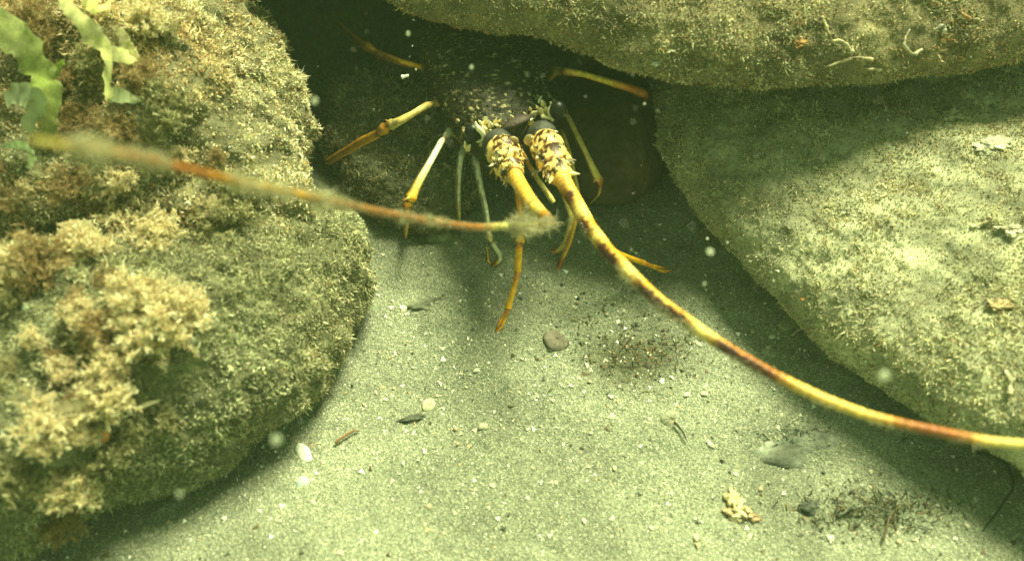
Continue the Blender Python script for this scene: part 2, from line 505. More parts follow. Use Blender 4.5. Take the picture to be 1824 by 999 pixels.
# rock wall added behind the crevice to block sky light and cast shade
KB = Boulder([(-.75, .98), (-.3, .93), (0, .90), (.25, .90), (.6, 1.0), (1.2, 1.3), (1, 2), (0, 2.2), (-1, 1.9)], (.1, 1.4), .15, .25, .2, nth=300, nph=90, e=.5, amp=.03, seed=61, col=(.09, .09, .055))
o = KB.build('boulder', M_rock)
tag(o, 'dark rock added behind the upper boulder to shade the back of the crevice', 'boulder')

# rock behind the left legs, and brown rock behind the right legs
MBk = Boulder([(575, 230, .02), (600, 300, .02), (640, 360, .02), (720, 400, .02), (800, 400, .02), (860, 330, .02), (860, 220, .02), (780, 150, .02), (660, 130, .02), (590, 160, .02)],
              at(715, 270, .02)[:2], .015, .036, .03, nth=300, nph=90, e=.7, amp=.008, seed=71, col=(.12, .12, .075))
mk = empty('rock', (*at(715, 270, 0)[:2], 0), 'low dark fuzzy rock behind the lobster legs on the left of the crevice', 'rock')
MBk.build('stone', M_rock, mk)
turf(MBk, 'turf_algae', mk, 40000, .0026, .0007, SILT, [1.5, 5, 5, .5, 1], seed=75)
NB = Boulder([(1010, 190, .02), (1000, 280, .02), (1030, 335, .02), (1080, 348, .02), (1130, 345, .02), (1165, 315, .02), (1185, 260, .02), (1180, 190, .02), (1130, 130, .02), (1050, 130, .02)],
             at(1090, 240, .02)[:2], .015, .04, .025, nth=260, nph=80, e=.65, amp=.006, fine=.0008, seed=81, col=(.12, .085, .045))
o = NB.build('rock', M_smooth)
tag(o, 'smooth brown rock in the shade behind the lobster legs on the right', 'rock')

# ------------------------------------------------------------------ grit and shells on the sand
def sand_pts(n, box=(-100, 1950, 330, 1150), dens=None):
    out = []
    while len(out) < n:
        m = 4 * n
        u = rng.uniform(box[0], box[1], m); v = rng.uniform(box[2], box[3], m)
        d = H / (sp + cp * (v - 499.5) / FPX)
        wgt = d ** 3; ok = rng.random(m) < wgt / wgt.max()
        if dens is not None: ok &= rng.random(m) < dens(u, v)
        u, v = u[ok], v[ok]
        for a, b_ in zip(u, v):
            out.append((a, b_))
            if len(out) >= n: break
    A = np.array([at(a, b_) for a, b_ in out]); A[:, 2] = sand_z(A)
    return A

def grains(name, n, smin, smax, cols, wts, dens=None, flat=.45, power=2.5):
    P = sand_pts(n, dens=dens)
    s = smin + (smax - smin) * rng.random(n) ** power
    D = np.array([[1, 0, 0], [-.5, .87, 0], [-.6, -.8, 0], [0, 0, 1], [0, 0, -1]], float)
    A = rng.random(n) * 6.28
    V = D[None] * (1 + .35 * rng.normal(size=(n, 5, 1)))
    V[..., 2] *= flat
    T1 = rng.normal(size=(n, 1)) * .5
    x = V[..., 0] * np.cos(A)[:, None] - V[..., 1] * np.sin(A)[:, None]; y = V[..., 0] * np.sin(A)[:, None] + V[..., 1] * np.cos(A)[:, None]
    V = np.stack([x, y, V[..., 2] + x * T1], -1) * s[:, None, None] + P[:, None, :] + np.array([0, 0, .2]) * s[:, None, None]
    c = np.repeat(palette(n, cols, wts)[:, None], 5, 1)
    f = np.array([[0, 1, 3], [1, 2, 3], [2, 0, 3], [1, 0, 4], [2, 1, 4], [0, 2, 4]])
    mb = MB(); mb.add(V.reshape(-1, 3), None, (np.arange(n)[:, None, None] * 5 + f[None]).reshape(-1, 3), c.reshape(-1, 3))
    o = mb.build(name, M_grit, smooth=False)
    return o
GR = [(.30, .30, .21), (.16, .17, .12), (.50, .49, .36), (.75, .74, .62), (.09, .10, .08), (.36, .27, .16)]
o = grains('sand_grit', 60000, .0003, .00095, GR, [6, 4.5, 2.2, .5, .5, .2])
tag(o, 'coarse speckled grit of pale and dark grains lying over the sand', 'grit', kind='stuff')
def bright(u, v): return np.clip(.25 + np.exp(-((u - 850) / 420) ** 2 - ((v - 740) / 190) ** 2), 0, 1)
o = grains('shell_grit', 1500, .0008, .0021, [(.85, .84, .72), (.7, .66, .48), (.55, .42, .25)], [5, 3, 1], dens=bright, power=2.2)
tag(o, 'white and cream shell crumbs scattered over the sand', 'shell crumbs', kind='stuff')
o = grains('dark_debris', 700, .0008, .0026, [(.09, .095, .07), (.12, .10, .06), (.06, .065, .05)], [3, 2, 1],
           dens=lambda u, v: np.clip(.06 + np.exp(-((u - 1120) / 130) ** 2 - ((v - 600) / 70) ** 2) + np.exp(-((u - 1560) / 150) ** 2 - ((v - 900) / 45) ** 2), 0, 1), power=1.6)
tag(o, 'dark plant crumbs gathered in hollows of the sand', 'debris', kind='stuff')

def onsand(u, v, dz=0.0):
    p_ = at(u, v); p_[2] = sand_z(p_[None])[0]
    p_ = at(u, v, p_[2]); p_[2] += dz
    return p_

# small shell chips that can be picked out one by one
def chip_mesh(seed):
    r_ = np.random.default_rng(seed); n = 9
    a = np.linspace(0, 2 * math.pi, n, endpoint=False)
    rr = .55 + .45 * r_.random(n); rr *= np.where(np.cos(a) > 0, 1, .75)
    mb = MB()
    top = np.stack([rr * np.cos(a), rr * np.sin(a) * .7, np.full(n, .08) - .18 * (rr * np.cos(a)) ** 2], 1)
    mid = top * [.5, .5, 0] + [0, 0, .24]
    V = np.vstack([top, mid, [[0, 0, .28]], top - [0, 0, .16]])
    q = [[k, (k + 1) % n, n + (k + 1) % n, n + k] for k in range(n)] + [[2 * n + 1 + k, 2 * n + 1 + (k + 1) % n, (k + 1) % n, k] for k in range(n)]
    tr = [[n + k, n + (k + 1) % n, 2 * n] for k in range(n)]
    tone = [(.66, .66, .52), (.58, .55, .40), (.82, .82, .72), (.46, .40, .27)][seed % 4]
    mb.add(V, q, tr, tone)
    return mb.mesh('shell_chip', M_shell)
chips = [chip_mesh(k) for k in range(6)]
spots = [(848, 660, 10), (863, 760, 13), (870, 648, 7), (702, 693, 6), (687, 712, 7), (925, 700, 6), (958, 706, 6), (985, 714, 8), (880, 735, 6), (813, 764, 7),
         (1090, 741, 10), (1265, 793, 10), (1222, 703, 9), (1256, 702, 10), (1140, 795, 8), (764, 902, 9), (876, 865, 8), (1094, 832, 8), (1040, 928, 8), (608, 985, 9),
         (715, 548, 9), (648, 720, 8), (560, 896, 6), (530, 858, 5), (892, 748, 5), (780, 706, 6), (1018, 688, 6), (1340, 590, 9), (1375, 600, 10), (1440, 595, 8), (1370, 620, 11),
         (1110, 555, 8), (1100, 575, 10), (1080, 560, 8), (1245, 615, 9), (1052, 772, 6), (610, 800, 5), (930, 640, 6), (970, 655, 6), (1050, 680, 7), (1480, 960, 8),
         (1720, 935, 9), (1670, 900, 6), (1550, 840, 6), (1395, 880, 7), (1355, 870, 9), (1310, 845, 6), (1240, 960, 8), (1160, 940, 7), (990, 860, 6), (905, 830, 6), (815, 790, 6),
         (745, 820, 5), (660, 830, 5), (700, 890, 6), (790, 950, 7), (1700, 960, 7), (1600, 965, 7), (1263, 790, 8), (1545, 720, 5), (735, 655, 5), (830, 690, 5), (940, 765, 6)]
_used = set()
def where(u, v, refs, prefix):
    """a label that says where a small thing lies, by the nearest landmark not yet used in that direction"""
    for lim in (4, 8, len(refs)):
        for (ru_, rv_, nm) in sorted(refs, key=lambda q: math.hypot(q[0] - u, q[1] - v))[:lim]:
            a = math.degrees(math.atan2(rv_ - v, u - ru_)) % 360
            dr = ['right of', 'above right of', 'above', 'above left of', 'left of', 'below left of', 'below', 'below right of'][int((a + 22.5) // 45) % 8]
            lab = '%s %s the %s' % (prefix, dr, nm)
            if lab not in _used and len(lab.split()) <= 16:
                _used.add(lab); return lab
    return None
SREF = [(540, 806, 'white elongated shell'), (538, 860, 'bluish round shell'), (990, 606, 'reddish brown limpet shell'), (764, 722, 'olive half-buried shell'), (1312, 905, 'yellow broken shell'),
        (1430, 798, 'dark flat stone'), (1200, 770, 'short black twig'), (1130, 630, 'brown weed litter'), (882, 592, 'tip of the yellow front leg'), (1250, 590, 'middle of the banded antenna'),
        (1195, 745, 'flat olive shell'), (738, 746, 'thin dark chip'), (625, 780, 'rusty weed scrap'), (1560, 905, 'dark weed patch'), (765, 541, 'low dark clod'), (560, 950, 'pale sand mound')]
for k, (u, v, px) in enumerate(spots):
    c = bpy.data.objects.new('shell_chip', chips[k % 6]); COL.objects.link(c)
    q = onsand(u, v, .0006); c.location = q
    s_ = px * .00040 * random.uniform(.85, 1.2); c.scale = (s_, s_, s_)
    c.rotation_euler = (random.uniform(-.4, .4), random.uniform(-.4, .4), random.uniform(0, 6.28))
    tag(c, where(u, v, SREF, '%s shell chip on the sand' % ['tiny pale', 'small pale', 'larger pale'][(px > 6) + (px > 9)]) or 'small pale shell chip lying loose on the sand', 'shell chip', 'loose shell chips on the sand')

# half-buried shells and stones with a look of their own
def clam(u, v, length, width, rot, col, name, label, cat, lift=.0, ribs=.05, tiltx=0.3):
    mb = MB(); n, m = 40, 14
    V, C = [], []
    for i_ in range(m + 1):
        t_ = i_ / m
        for j_ in range(n):
            a = 2 * math.pi * j_ / n
            r_ = t_ * (1 + .10 * math.cos(a) + .03 * math.sin(5 * a))
            z = .42 * (1 - t_ ** 2) ** .6 * (1 + ribs * math.cos(9 * a)) 
            V.append((r_ * length * .5 * math.cos(a), r_ * width * .5 * math.sin(a), z * width * .5))
            sh = .9 + .1 * math.sin(9 * t_ + 2 * math.cos(a)) + .12 * math.cos(11 * a) * t_
            C.append([x * sh for x in col])
    Q = [[i_ * n + j_, i_ * n + (j_ + 1) % n, (i_ + 1) * n + (j_ + 1) % n, (i_ + 1) * n + j_] for i_ in range(m) for j_ in range(n)]
    low = [(x * .9, y * .9, -.1 * width) for x, y, z in V[-n:]]
    base = len(V); V += low; C += C[-n:]
    Q += [[(m) * n + j_, m * n + (j_ + 1) % n, base + (j_ + 1) % n, base + j_] for j_ in range(n)]
    mb.add(V, Q, None, C)
    o = mb.build(name, M_shell)
    o.location = onsand(u, v, lift); o.rotation_euler = (tiltx, .1, rot)
    return tag(o, label, cat)
clam(540, 806, .016, .0085, R(-50), (.85, .86, .76), 'mussel_shell', 'white elongated bivalve shell tilted in the sand near the lower left boulder', 'shell', .001)
clam(538, 860, .009, .0085, 0, (.45, .55, .52), 'round_shell', 'small bluish round shell below the white bivalve', 'shell', 0)
clam(990, 606, .021, .019, R(80), (.17, .15, .11), 'limpet_shell', 'reddish brown half-buried limpet-like shell below the lobster in mid sand', 'shell', -.001, .12)
clam(764, 722, .012, .010, R(60), (.50, .50, .33), 'limpet_shell', 'small olive half-buried shell left of centre in the sand', 'shell', -.0005, .1)
clam(717, 550, .006, .0055, 0, (.7, .68, .5), 'round_shell', 'tiny cream shell beside the dark ridge of sand at upper left', 'shell', 0)
clam(1195, 745, .016, .012, R(20), (.27, .28, .19), 'oyster_shell', 'flat olive shell half covered by sand below the banded antenna', 'shell', -.001, .15)
clam(1370, 628, .012, .010, R(10), (.38, .38, .27), 'oyster_shell', 'dull flat shell in the shade between banded antenna and right boulder', 'shell', -.001, .15)
clam(1410, 575, .024, .010, R(20), (.36, .36, .24), 'oyster_shell', 'long worn grey shell in the shade close to the right boulder', 'shell', -.001, .2)

def rubble(u, v, r_, col, name, label, cat, sc=(1, 1, .6), seed=0, m=None, lump=.55, dz=0.0, seg=40, rot=0):
    mb = MB(); ball(mb, (0, 0, 0), (r_ * sc[0], r_ * sc[1], r_ * sc[2]), seg, seg // 2, (1, 1, 1), None, lump, seed)
    V = mb.v[0]; mb.v[0] = V + .12 * r_ * fbm(V, 3.0 / r_, 3, seed + 2)[:, None] * nrm(V)
    mb.c[0] = np.clip(np.array(col) * (.85 + .7 * fbm(V, 2.0 / r_, 3, seed + 3))[:, None], .01, .9)
    o = mb.build(name, m or M_rock)
    o.location = onsand(u, v, dz); o.rotation_euler = (0, 0, rot)
    return tag(o, label, cat)
rubble(1432, 798, .030, (.20, .22, .17), 'flat_stone', 'dark blue-grey flat stone sunk in the sand below the banded antenna', 'stone', (1.3, .55, .22), 3, dz=-.0045, rot=R(8))
st = rubble(785, 420, .013, (.20, .21, .13), 'small_stone', 'small fuzzy olive stone on the sand under the blurred left antenna', 'stone', (1.3, .7, .7), 9, dz=.001)
rubble(765, 541, .011, (.19, .20, .14), 'small_stone', 'low dark clod on the sand beside the tiny cream shell', 'stone', (1.5, .5, .25), 12, dz=-.0018, rot=R(8))
rubble(738, 746, .006, (.13, .14, .11), 'bark_chip', 'thin dark chip lying flat in the pale sand', 'plant debris', (1.7, .45, .4), 14, dz=0, rot=R(12))
rubble(1440, 905, .006, (.09, .10, .08), 'small_stone', 'small black pebble at the left end of the dark weed patch', 'stone', (1.1, .7, .6), 16, dz=0)

# yellow broken shell piece, lower right
br_ = empty('broken_shell', onsand(1312, 905), 'yellowish broken shell fragment standing on the sand at lower right', 'shell')
mb = MB()
q0 = onsand(1312, 905)
for k, (du, dv, sx, sy, sz, cc) in enumerate([(-9, -16, .0032, .0062, .0022, (.60, .50, .27)), (-3, 2, .0050, .0058, .0026, (.66, .56, .32)), (8, 12, .0052, .0034, .0026, (.74, .64, .42)), (24, 16, .0050, .0022, .0016, (.36, .24, .13)), (-14, 8, .0036, .0024, .0016, (.40, .30, .16)), (14, 4, .003, .0028, .002, (.58, .46, .26))]):
    tmp = MB(); ball(tmp, (0, 0, 0), (sx, sy, sz), 26, 14, cc, None, 1.3, 40 + k)
    V = tmp.v[0]; V = V * (1 + .5 * fbm(V, 420, 3, 60 + k))[:, None] + (onsand(1312 + du, 905 + dv, .001) - q0)
    mb.add(V + q0, tmp.q[0], None, np.clip(np.array(cc) * (.9 + .9 * fbm(V, 300, 3, k))[:, None], .02, .9))
mb.build('fragment', M_shell, br_)
# twigs and weed scraps
def twig(pts, r_, col, label, name='twig', dz=.001):
    mb = MB()
    Pc = catmull([onsand(u, v, dz + h) for u, v, h in pts], 24)
    Pc = Pc + .0012 * np.stack([fbm(Pc, 120, 2, 1), fbm(Pc, 120, 2, 2), fbm(Pc, 120, 2, 3)], 1)
    tube(mb, Pc, r_ * np.linspace(1, .35, 24), 6, col)
    o = mb.build(name, M_turf)
    return tag(o, label, 'plant debris')
twig([(1735, 812, .004), (1775, 830, .006), (1795, 865, .004), (1790, 890, .002), (1750, 945, 0)], .0013, (.05, .05, .035), 'long dark curved plant stem on the sand by the lower right edge', 'dead_weed')
twig([(1200, 755, .002), (1215, 775, .003), (1222, 790, .001)], .0009, (.05, .05, .04), 'short black twig below the flat olive shell')
twig([(1490, 920, .001), (1545, 905, .004), (1610, 930, .002), (1660, 945, .001)], .0008, (.12, .13, .10), 'dark branching weed stem lying in the lower right patch', 'dead_weed')
twig([(1570, 965, .001), (1575, 935, .006), (1590, 910, .002)], .0009, (.16, .12, .07), 'reddish brown upright scrap in the dark weed patch', 'weed_scrap')
twig([(600, 790, .001), (625, 775, .003), (640, 770, .001)], .0011, (.28, .15, .07), 'thin rusty weed scrap left of the pale sand', 'weed_scrap')
twig([(1125, 600, .001), (1100, 640, .003), (1150, 650, .002), (1190, 645, .001)], .0006, (.16, .13, .08), 'brown stem in the dark patch below the banded antenna', 'dead_weed')
twig([(1410, 598, .001), (1435, 585, .002), (1460, 590, .001)], .0009, (.55, .52, .38), 'pale curved worm tube in the shade near the right boulder', 'worm_tube')
twig([(1442, 600, .001), (1450, 575, .002), (1460, 570, .001)], .0009, (.5, .5, .36), 'short pale worm tube closest to the right boulder', 'worm_tube')
for (u, v) in ((700, 800),):
    pass
def weedpatch(cu, cv, ru, rv, n, cols, label, hgt=.006):
    mb = MB()
    a = rng.normal(size=(n, 2)) * .5
    Pw = np.array([onsand(cu + ru * x, cv + rv * y, .0005) for x, y in a])
    Ln = hgt * (.5 + rng.random(n))
    blades(mb, Pw, np.tile([0, 0, .5], (n, 1)), Ln, .0011, palette(n, cols, [1] * len(cols)), 1.1, 1.0)
    o = mb.build('weed_litter', M_turf)
    tag(o, label, 'weed litter', kind='stuff')
weedpatch(1140, 625, 110, 50, 170, [(.20, .18, .09), (.13, .12, .07), (.26, .18, .10)], 'brown weed litter in the hollow below the banded antenna')
weedpatch(1560, 905, 140, 42, 420, [(.18, .19, .13), (.11, .12, .09), (.22, .18, .10)], 'dark weed litter trodden into the sand at lower right')
weedpatch(1420, 775, 80, 22, 160, [(.20, .24, .20), (.12, .15, .13), (.34, .34, .24)], 'blue-grey weed scraps on the flat dark stone', .004)

# ------------------------------------------------------------------ algae on the left boulders
def tuft_mesh(kind, seed):
    r_ = np.random.default_rng(seed)
    mb = MB()
    P, N, Ln, Wd, C = [], [], [], [], []
    if kind == 'frilly':     # pale branching clump with short broad tips
        cols = np.array([(.88, .82, .54), (.84, .70, .46), (.92, .88, .64), (.66, .50, .28)])
        ns, ntw, nt_ = 46, 9, 10
    elif kind == 'brown':    # soft brown feathery clump
        cols = np.array([(.36, .23, .10), (.50, .37, .18), (.27, .19, .09), (.60, .49, .28)])
        ns, ntw, nt_ = 34, 8, 8
    else:                    # olive clump
        cols = np.array([(.34, .33, .15), (.46, .44, .24), (.22, .20, .09), (.60, .56, .36)])
        ns, ntw, nt_ = 26, 6, 8
    for i_ in range(ns):
        d = nrm(np.array([r_.normal(), r_.normal(), abs(r_.normal()) * .9 + .25]))
        l_ = r_.uniform(.55, 1.05)
        bend = nrm(r_.normal(size=3)) * .25
        st_ = catmull([np.zeros(3), d * l_ * .5 + bend * .3, d * l_ + bend], 9)
        tube(mb, st_, np.linspace(.03, .012, 9), 4, cols[i_ % 4] * .8, cap=False)
        for j_ in range(ntw):
            k_ = r_.integers(3, 9); b0 = st_[min(k_, 8)]
            dd = nrm(d + r_.normal(size=3) * .9)
            l2 = r_.uniform(.14, .30)
            e0 = b0 + dd * l2
            tube(mb, np.array([b0, (b0 + e0) / 2 + r_.normal(size=3) * .02, e0]), [.014, .011, .008], 4, cols[(i_ + j_) % 4], cap=False)
            for q in range(nt_):
                P.append(b0 + (e0 - b0) * r_.uniform(.35, 1.0)); N.append(nrm(dd + r_.normal(size=3) * .8))
                Ln.append(r_.uniform(.07, .19) * (1.25 if kind == 'brown' else 1.15)); Wd.append(.018 if kind == 'brown' else r_.uniform(.018, .046)); C.append(cols[r_.integers(4)] * r_.uniform(.8, 1.15))
    P = np.array(P); N = np.array(N); Ln = np.array(Ln); Wd = np.array(Wd); C = np.array(C)
    n = len(P); side = nrm(np.cross(N, r_.normal(size=(n, 3)))); up_ = nrm(N + .5 * r_.normal(size=(n, 3)))
    m_ = P + N * Ln[:, None] * .55; t_ = m_ + up_ * Ln[:, None] * .45
    W_ = Wd[:, None]
    V = np.stack([P - side * W_ * .25, P + side * W_ * .25, m_ - side * W_ * .6, m_ + side * W_ * .6, t_ - side * W_ * .4, t_ + side * W_ * .4], 1)
    b_ = np.arange(n)[:, None] * 6
    Q = np.concatenate([b_ + np.array([[0, 1, 3, 2]]), b_ + np.array([[2, 3, 5, 4]])])
    mb.add(V.reshape(-1, 3), Q, None, np.clip(np.repeat(C, 6, 0), 0, .92))
    return mb.mesh(kind + '_algae', M_frond)
tm = {k: [tuft_mesh(k, s_ * 7 + i_) for s_ in range(3)] for i_, k in enumerate(('frilly', 'brown', 'olive'))}

def tuft(bd, u, v, px, kind, label, group=None, k=0, sq=1.0):
    p_, n_ = bd.hit(u, v)
    d = proj(p_[None])[2][0]
    o = bpy.data.objects.new('algae_clump', tm[kind][k % 3]); COL.objects.link(o)
    s_ = 1.15 * px * d / FPX
    g = nrm(n_ * .8 + np.array([.0, -.35, .4]))
    qd = Vector(g).to_track_quat('Z', 'Y')
    o.rotation_mode = 'QUATERNION'
    from mathutils import Quaternion
    o.rotation_quaternion = qd @ Quaternion((0, 0, 1), random.uniform(0, 6.28))
    o.scale = (s_, s_, s_ * sq)
    o.location = p_ + n_ * s_ * .12
    tag(o, label, 'algae', group)
    return o
big = [(LB, 290, 575, 66, 'frilly', 'large bright cream frilly algae clump jutting from the lower left boulder'),
       (LB, 235, 540, 50, 'frilly', 'cream frilly clump tucked left of the largest bright one'),
       (LB, 320, 545, 42, 'frilly', 'small cream frilly clump crowning the largest bright one'),
       (LB, 80, 470, 60, 'brown', 'round soft brown feathery clump by the left edge'),
       (LB, 30, 490, 42, 'frilly', 'yellowish frilly clump at the left edge beside the round brown one'),
       (LB, 150, 455, 44, 'frilly', 'pale frilly clump right of the round brown one'),
       (LB, 175, 590, 46, 'brown', 'reddish brown feathery clump below left of the largest cream clump'),
       (LB, 205, 640, 40, 'frilly', 'pinkish cream forked clump under the brown feathery one'),
       (LB, 150, 560, 34, 'frilly', 'small cream fan of fronds left of the reddish brown clump'),
       (LB, 275, 430, 44, 'frilly', 'tangled cream clump between the two boulders, above the largest one'),
       (LB, 215, 400, 44, 'frilly', 'upright cream clump on the seam between the left boulders'),
       (LB, 430, 410, 46, 'olive', 'dark olive clump at the right end of the seam, under the blurred antenna'),
       (LB, 380, 400, 40, 'olive', 'olive tangle left of the dark olive clump on the seam'),
       (LB, 200, 700, 50, 'frilly', 'broad cream encrusted clump above the orange tube sponge'),
       (LB, 90, 760, 50, 'frilly', 'cream ragged clump on the lower part of the left boulder'),
       (LB, 200, 790, 44, 'olive', 'olive leafy clump beside the lower orange sponge'),
       (LB, 120, 870, 46, 'frilly', 'cream clump near the bottom tip of the left boulder'),
       (LB, 105, 925, 40, 'brown', 'lowest brown and cream clump hanging over the dark sand'),
       (LB, 30, 840, 46, 'olive', 'olive clump low at the left edge'),
       (UB, 150, 215, 42, 'brown', 'dark rusty brown clump below the pale ribbon weed'),
       (UB, 70, 45, 52, 'brown', 'tawny feathery clump at the top left corner'),
       (UB, 265, 45, 46, 'frilly', 'bright cream clump at the top beside the ribbon weed'),
       (UB, 120, 150, 36, 'brown', 'small tawny clump between green blade and ribbon weed'),
       (UB, 290, 205, 40, 'olive', 'grey-green frilly clump right of the ribbon weed foot'),
       (UB, 225, 240, 42, 'brown', 'ochre feathery clump above the blurred antenna'),
       (UB, 130, 325, 40, 'brown', 'tawny clump just under the blurred antenna at left')]
for k, b_ in enumerate(big):
    tuft(*b_, k=k)
AREF = [(b_[1], b_[2], nm) for b_, nm in zip(big, ['largest bright cream clump', 'cream clump left of the largest', 'small crown clump', 'round brown feathery clump', 'yellowish edge clump', 'pale clump by the round brown one',
        'reddish brown clump', 'pinkish forked clump', 'small cream fan', 'tangled cream clump', 'upright cream clump', 'dark olive clump', 'olive tangle', 'encrusted cream clump', 'ragged cream clump', 'olive leafy clump',
        'bottom cream clump', 'lowest brown clump', 'low olive clump', 'dark rusty clump', 'tawny corner clump', 'bright top clump', 'small tawny clump', 'grey-green clump', 'ochre feathery clump', 'tawny clump under the antenna'])]
for k in range(84):
    bd_ = LB if k % 2 else UB
    if bd_ is LB: u, v = random.uniform(-60, 340), random.uniform(420, 930)
    else: u, v = random.uniform(-60, 430), random.uniform(-40, 400)
    if bd_ is LB and v > 930 - (u) * .45: v = 600
    kind = random.choice(['frilly', 'olive', 'brown', 'olive'])
    cn = {'frilly': 'pale', 'olive': 'olive', 'brown': 'brown'}[kind]
    px_ = random.uniform(16, 32)
    lab = where(u, v, AREF, 'small %s algae clump' % cn)
    if lab: tuft(bd_, u, v, px_, kind, lab, 'small %s algae clumps on the left boulders' % cn, k)

# seaweed sheets
def frond(bd, pts, wid, name, label, col, n=26, m=7, ruffle=.2, seed=0, M=None, cat='seaweed', thick=.0004):
    """leaf blade along (u, v, depth) points; wid in photo pixels at each point"""
    cps = []
    for (u_, v_, l_) in pts:
        ph_, nh_ = bd.hit(u_, v_); cps.append(atd(u_, v_, proj(ph_[None])[2][0] - l_))
    Pc = catmull(cps, n)
    wd = np.interp(np.linspace(0, 1, n), np.linspace(0, 1, len(wid)), wid)
    d = (Pc - CAM) @ FW
    T_ = nrm(np.gradient(Pc, axis=0)); S_ = nrm(np.cross(T_, FW)); Nn = np.cross(S_, T_)
    s_ = np.linspace(-1, 1, m)
    base = Pc[:, None, :] + S_[:, None, :] * (s_[None, :, None] * (wd * d / FPX / 2)[:, None, None])
    base = base * 1.0
    edge = np.abs(s_)[None, :] ** 2
    ru = ruffle * (wd * d / FPX)[:, None]
    off = ru * (1.5 * fbm(base, 75, 3, seed) * (.4 + edge) + .7 * edge * np.sin(np.arange(n) * 1.9 + seed)[:, None] * np.sign(s_)[None])
    wob = ru * 1.3 * fbm(base, 190, 3, seed + 4) * edge
    V = base + Nn[:, None, :] * off[..., None] + S_[:, None, :] * wob[..., None]
    i = (np.arange(n - 1)[:, None] * m + np.arange(m - 1)[None]).ravel()
    Q = np.stack([i, i + 1, i + m + 1, i + m], 1)
    V = V.reshape(-1, 3)
    c = np.clip(np.array(col) * (1 + .35 * fbm(V, 70, 3, seed + 9))[:, None], .01, .9)
    NN = np.repeat(Nn, m, 0)
    mb = MB(); mb.add(V, Q, None, c); mb.add(V - NN * thick, Q[:, ::-1], None, c)
    o = mb.build(name, M or M_sheet)
    return tag(o, label, cat)
frond(UB, [(-30, 20, .03), (30, 70, .045), (65, 120, .045), (85, 165, .035), (85, 215, .02), (75, 260, .004)], [50, 62, 66, 50, 40, 26], 'sea_lettuce', 'broad translucent green blade at the upper left edge', (.52, .58, .26), seed=1)
frond(UB, [(100, -30, .04), (130, 25, .05), (165, 60, .045), (190, 95, .035), (192, 140, .025), (195, 182, .008)], [16, 22, 40, 22, 18, 15], 'ribbon_weed', 'long pale yellow-green ribbon weed hanging down at upper left', (.84, .84, .50), seed=2)
frond(UB, [(190, 92, .03), (222, 100, .025), (245, 108, .015)], [22, 26, 8], 'blade_weed', 'short pale side blade sticking out right of the ribbon weed', (.78, .78, .46), seed=12, n=16)
frond(UB, [(150, 0, .03), (175, 10, .03), (195, 5, .02)], [20, 34, 18], 'blade_weed', 'bright yellowish blade at the very top above the ribbon weed', (.80, .78, .42), seed=13, n=16)
frond(UB, [(192, 160, .012), (215, 172, .012), (250, 178, .008)], [20, 24, 10], 'silty_weed', 'ragged silty flap at the foot of the ribbon weed', (.52, .55, .34), seed=14, n=20, M=M_frond)
frond(UB, [(212, 50, .02), (225, 80, .02), (245, 105, .012)], [14, 26, 10], 'blade_weed', 'cream yellow blade right of the ribbon weed', (.72, .70, .42), seed=15, n=18)
frond(UB, [(8, 175, .02), (38, 168, .03), (62, 175, .03), (58, 200, .02), (48, 235, .006)], [26, 40, 44, 40, 22], 'rounded_weed', 'pale rounded silt-spotted blade by the left edge', (.55, .58, .38), seed=3, M=M_frond)
frond(UB, [(5, 262, .01), (35, 258, .02), (55, 275, .02), (50, 300, .008)], [6, 14, 18, 8], 'blade_weed', 'small pale forked blade at the left edge behind the antenna tip', (.50, .60, .36), seed=4)
frond(UB, [(115, 110, .03), (100, 125, .03), (88, 150, .025)], [8, 18, 20], 'blade_weed', 'small yellow-green blade branching off the broad green one', (.42, .52, .16), seed=5, n=16)
frond(LB, [(75, 735, .01), (110, 725, .014), (150, 718, .014), (175, 722, .008)], [8, 26, 22, 8], 'encrusting_weed', 'thin brown fan of weed on the lower left boulder', (.40, .35, .20), seed=6, M=M_frond)
frond(LB, [(240, 728, .006), (262, 720, .010), (284, 712, .012)], [8, 8, 3], 'blade_weed', 'thin straight weed blade pointing right above the lower sponge', (.48, .45, .28), seed=7, n=14, M=M_frond)
frond(LB, [(40, 690, .008), (70, 715, .012), (100, 700, .008)], [10, 28, 12], 'encrusting_weed', 'tawny curled weed sheet near the left edge', (.42, .36, .20), seed=8, M=M_frond)

# orange tube sponges
def sponge(bd, u, v, px, label):
    p_, n_ = bd.hit(u, v); d = proj(p_[None])[2][0]; s_ = px * d / FPX
    g = nrm(n_ + np.array([0, -.5, .3]))
    prof = [(.0, 1.0), (.7, 1.15), (1.35, 1.0), (1.5, .85), (1.42, .62), (.9, .5), (.3, .42)]
    a = nrm(np.cross(g, [1, 0.2, 0])); b2 = np.cross(g, a)
    mb = MB(); n = 16; V = []; C = []
    for h_, r_ in prof:
        for j_ in range(n):
            t_ = 2 * math.pi * j_ / n; rr = r_ * (1 + .12 * math.sin(3 * t_ + h_ * 2))
            V.append(p_ + (g * h_ + a * rr * math.cos(t_) + b2 * rr * math.sin(t_)) * s_); C.append((.62, .27, .09))
    Q = [[i_ * n + j_, i_ * n + (j_ + 1) % n, (i_ + 1) * n + (j_ + 1) % n, (i_ + 1) * n + j_] for i_ in range(len(prof) - 1) for j_ in range(n)]
    V.append(p_ + g * .2 * s_); C.append((.35, .12, .04))
    tr = [[(len(prof) - 1) * n + j_, (len(prof) - 1) * n + (j_ + 1) % n, len(prof) * n] for j_ in range(n)]
    mb.add(V, Q, tr, C)
    tag(mb.build('tube_sponge', M_smooth), label, 'sponge')
sponge(LB, 203, 668, 9, 'upper small orange tube sponge on the lower left boulder')
sponge(LB, 185, 770, 10, 'lower orange tube sponge opening towards the camera')
sponge(UB, 262, 118, 5, 'tiny orange tube on the upper left boulder right of the ribbon weed')

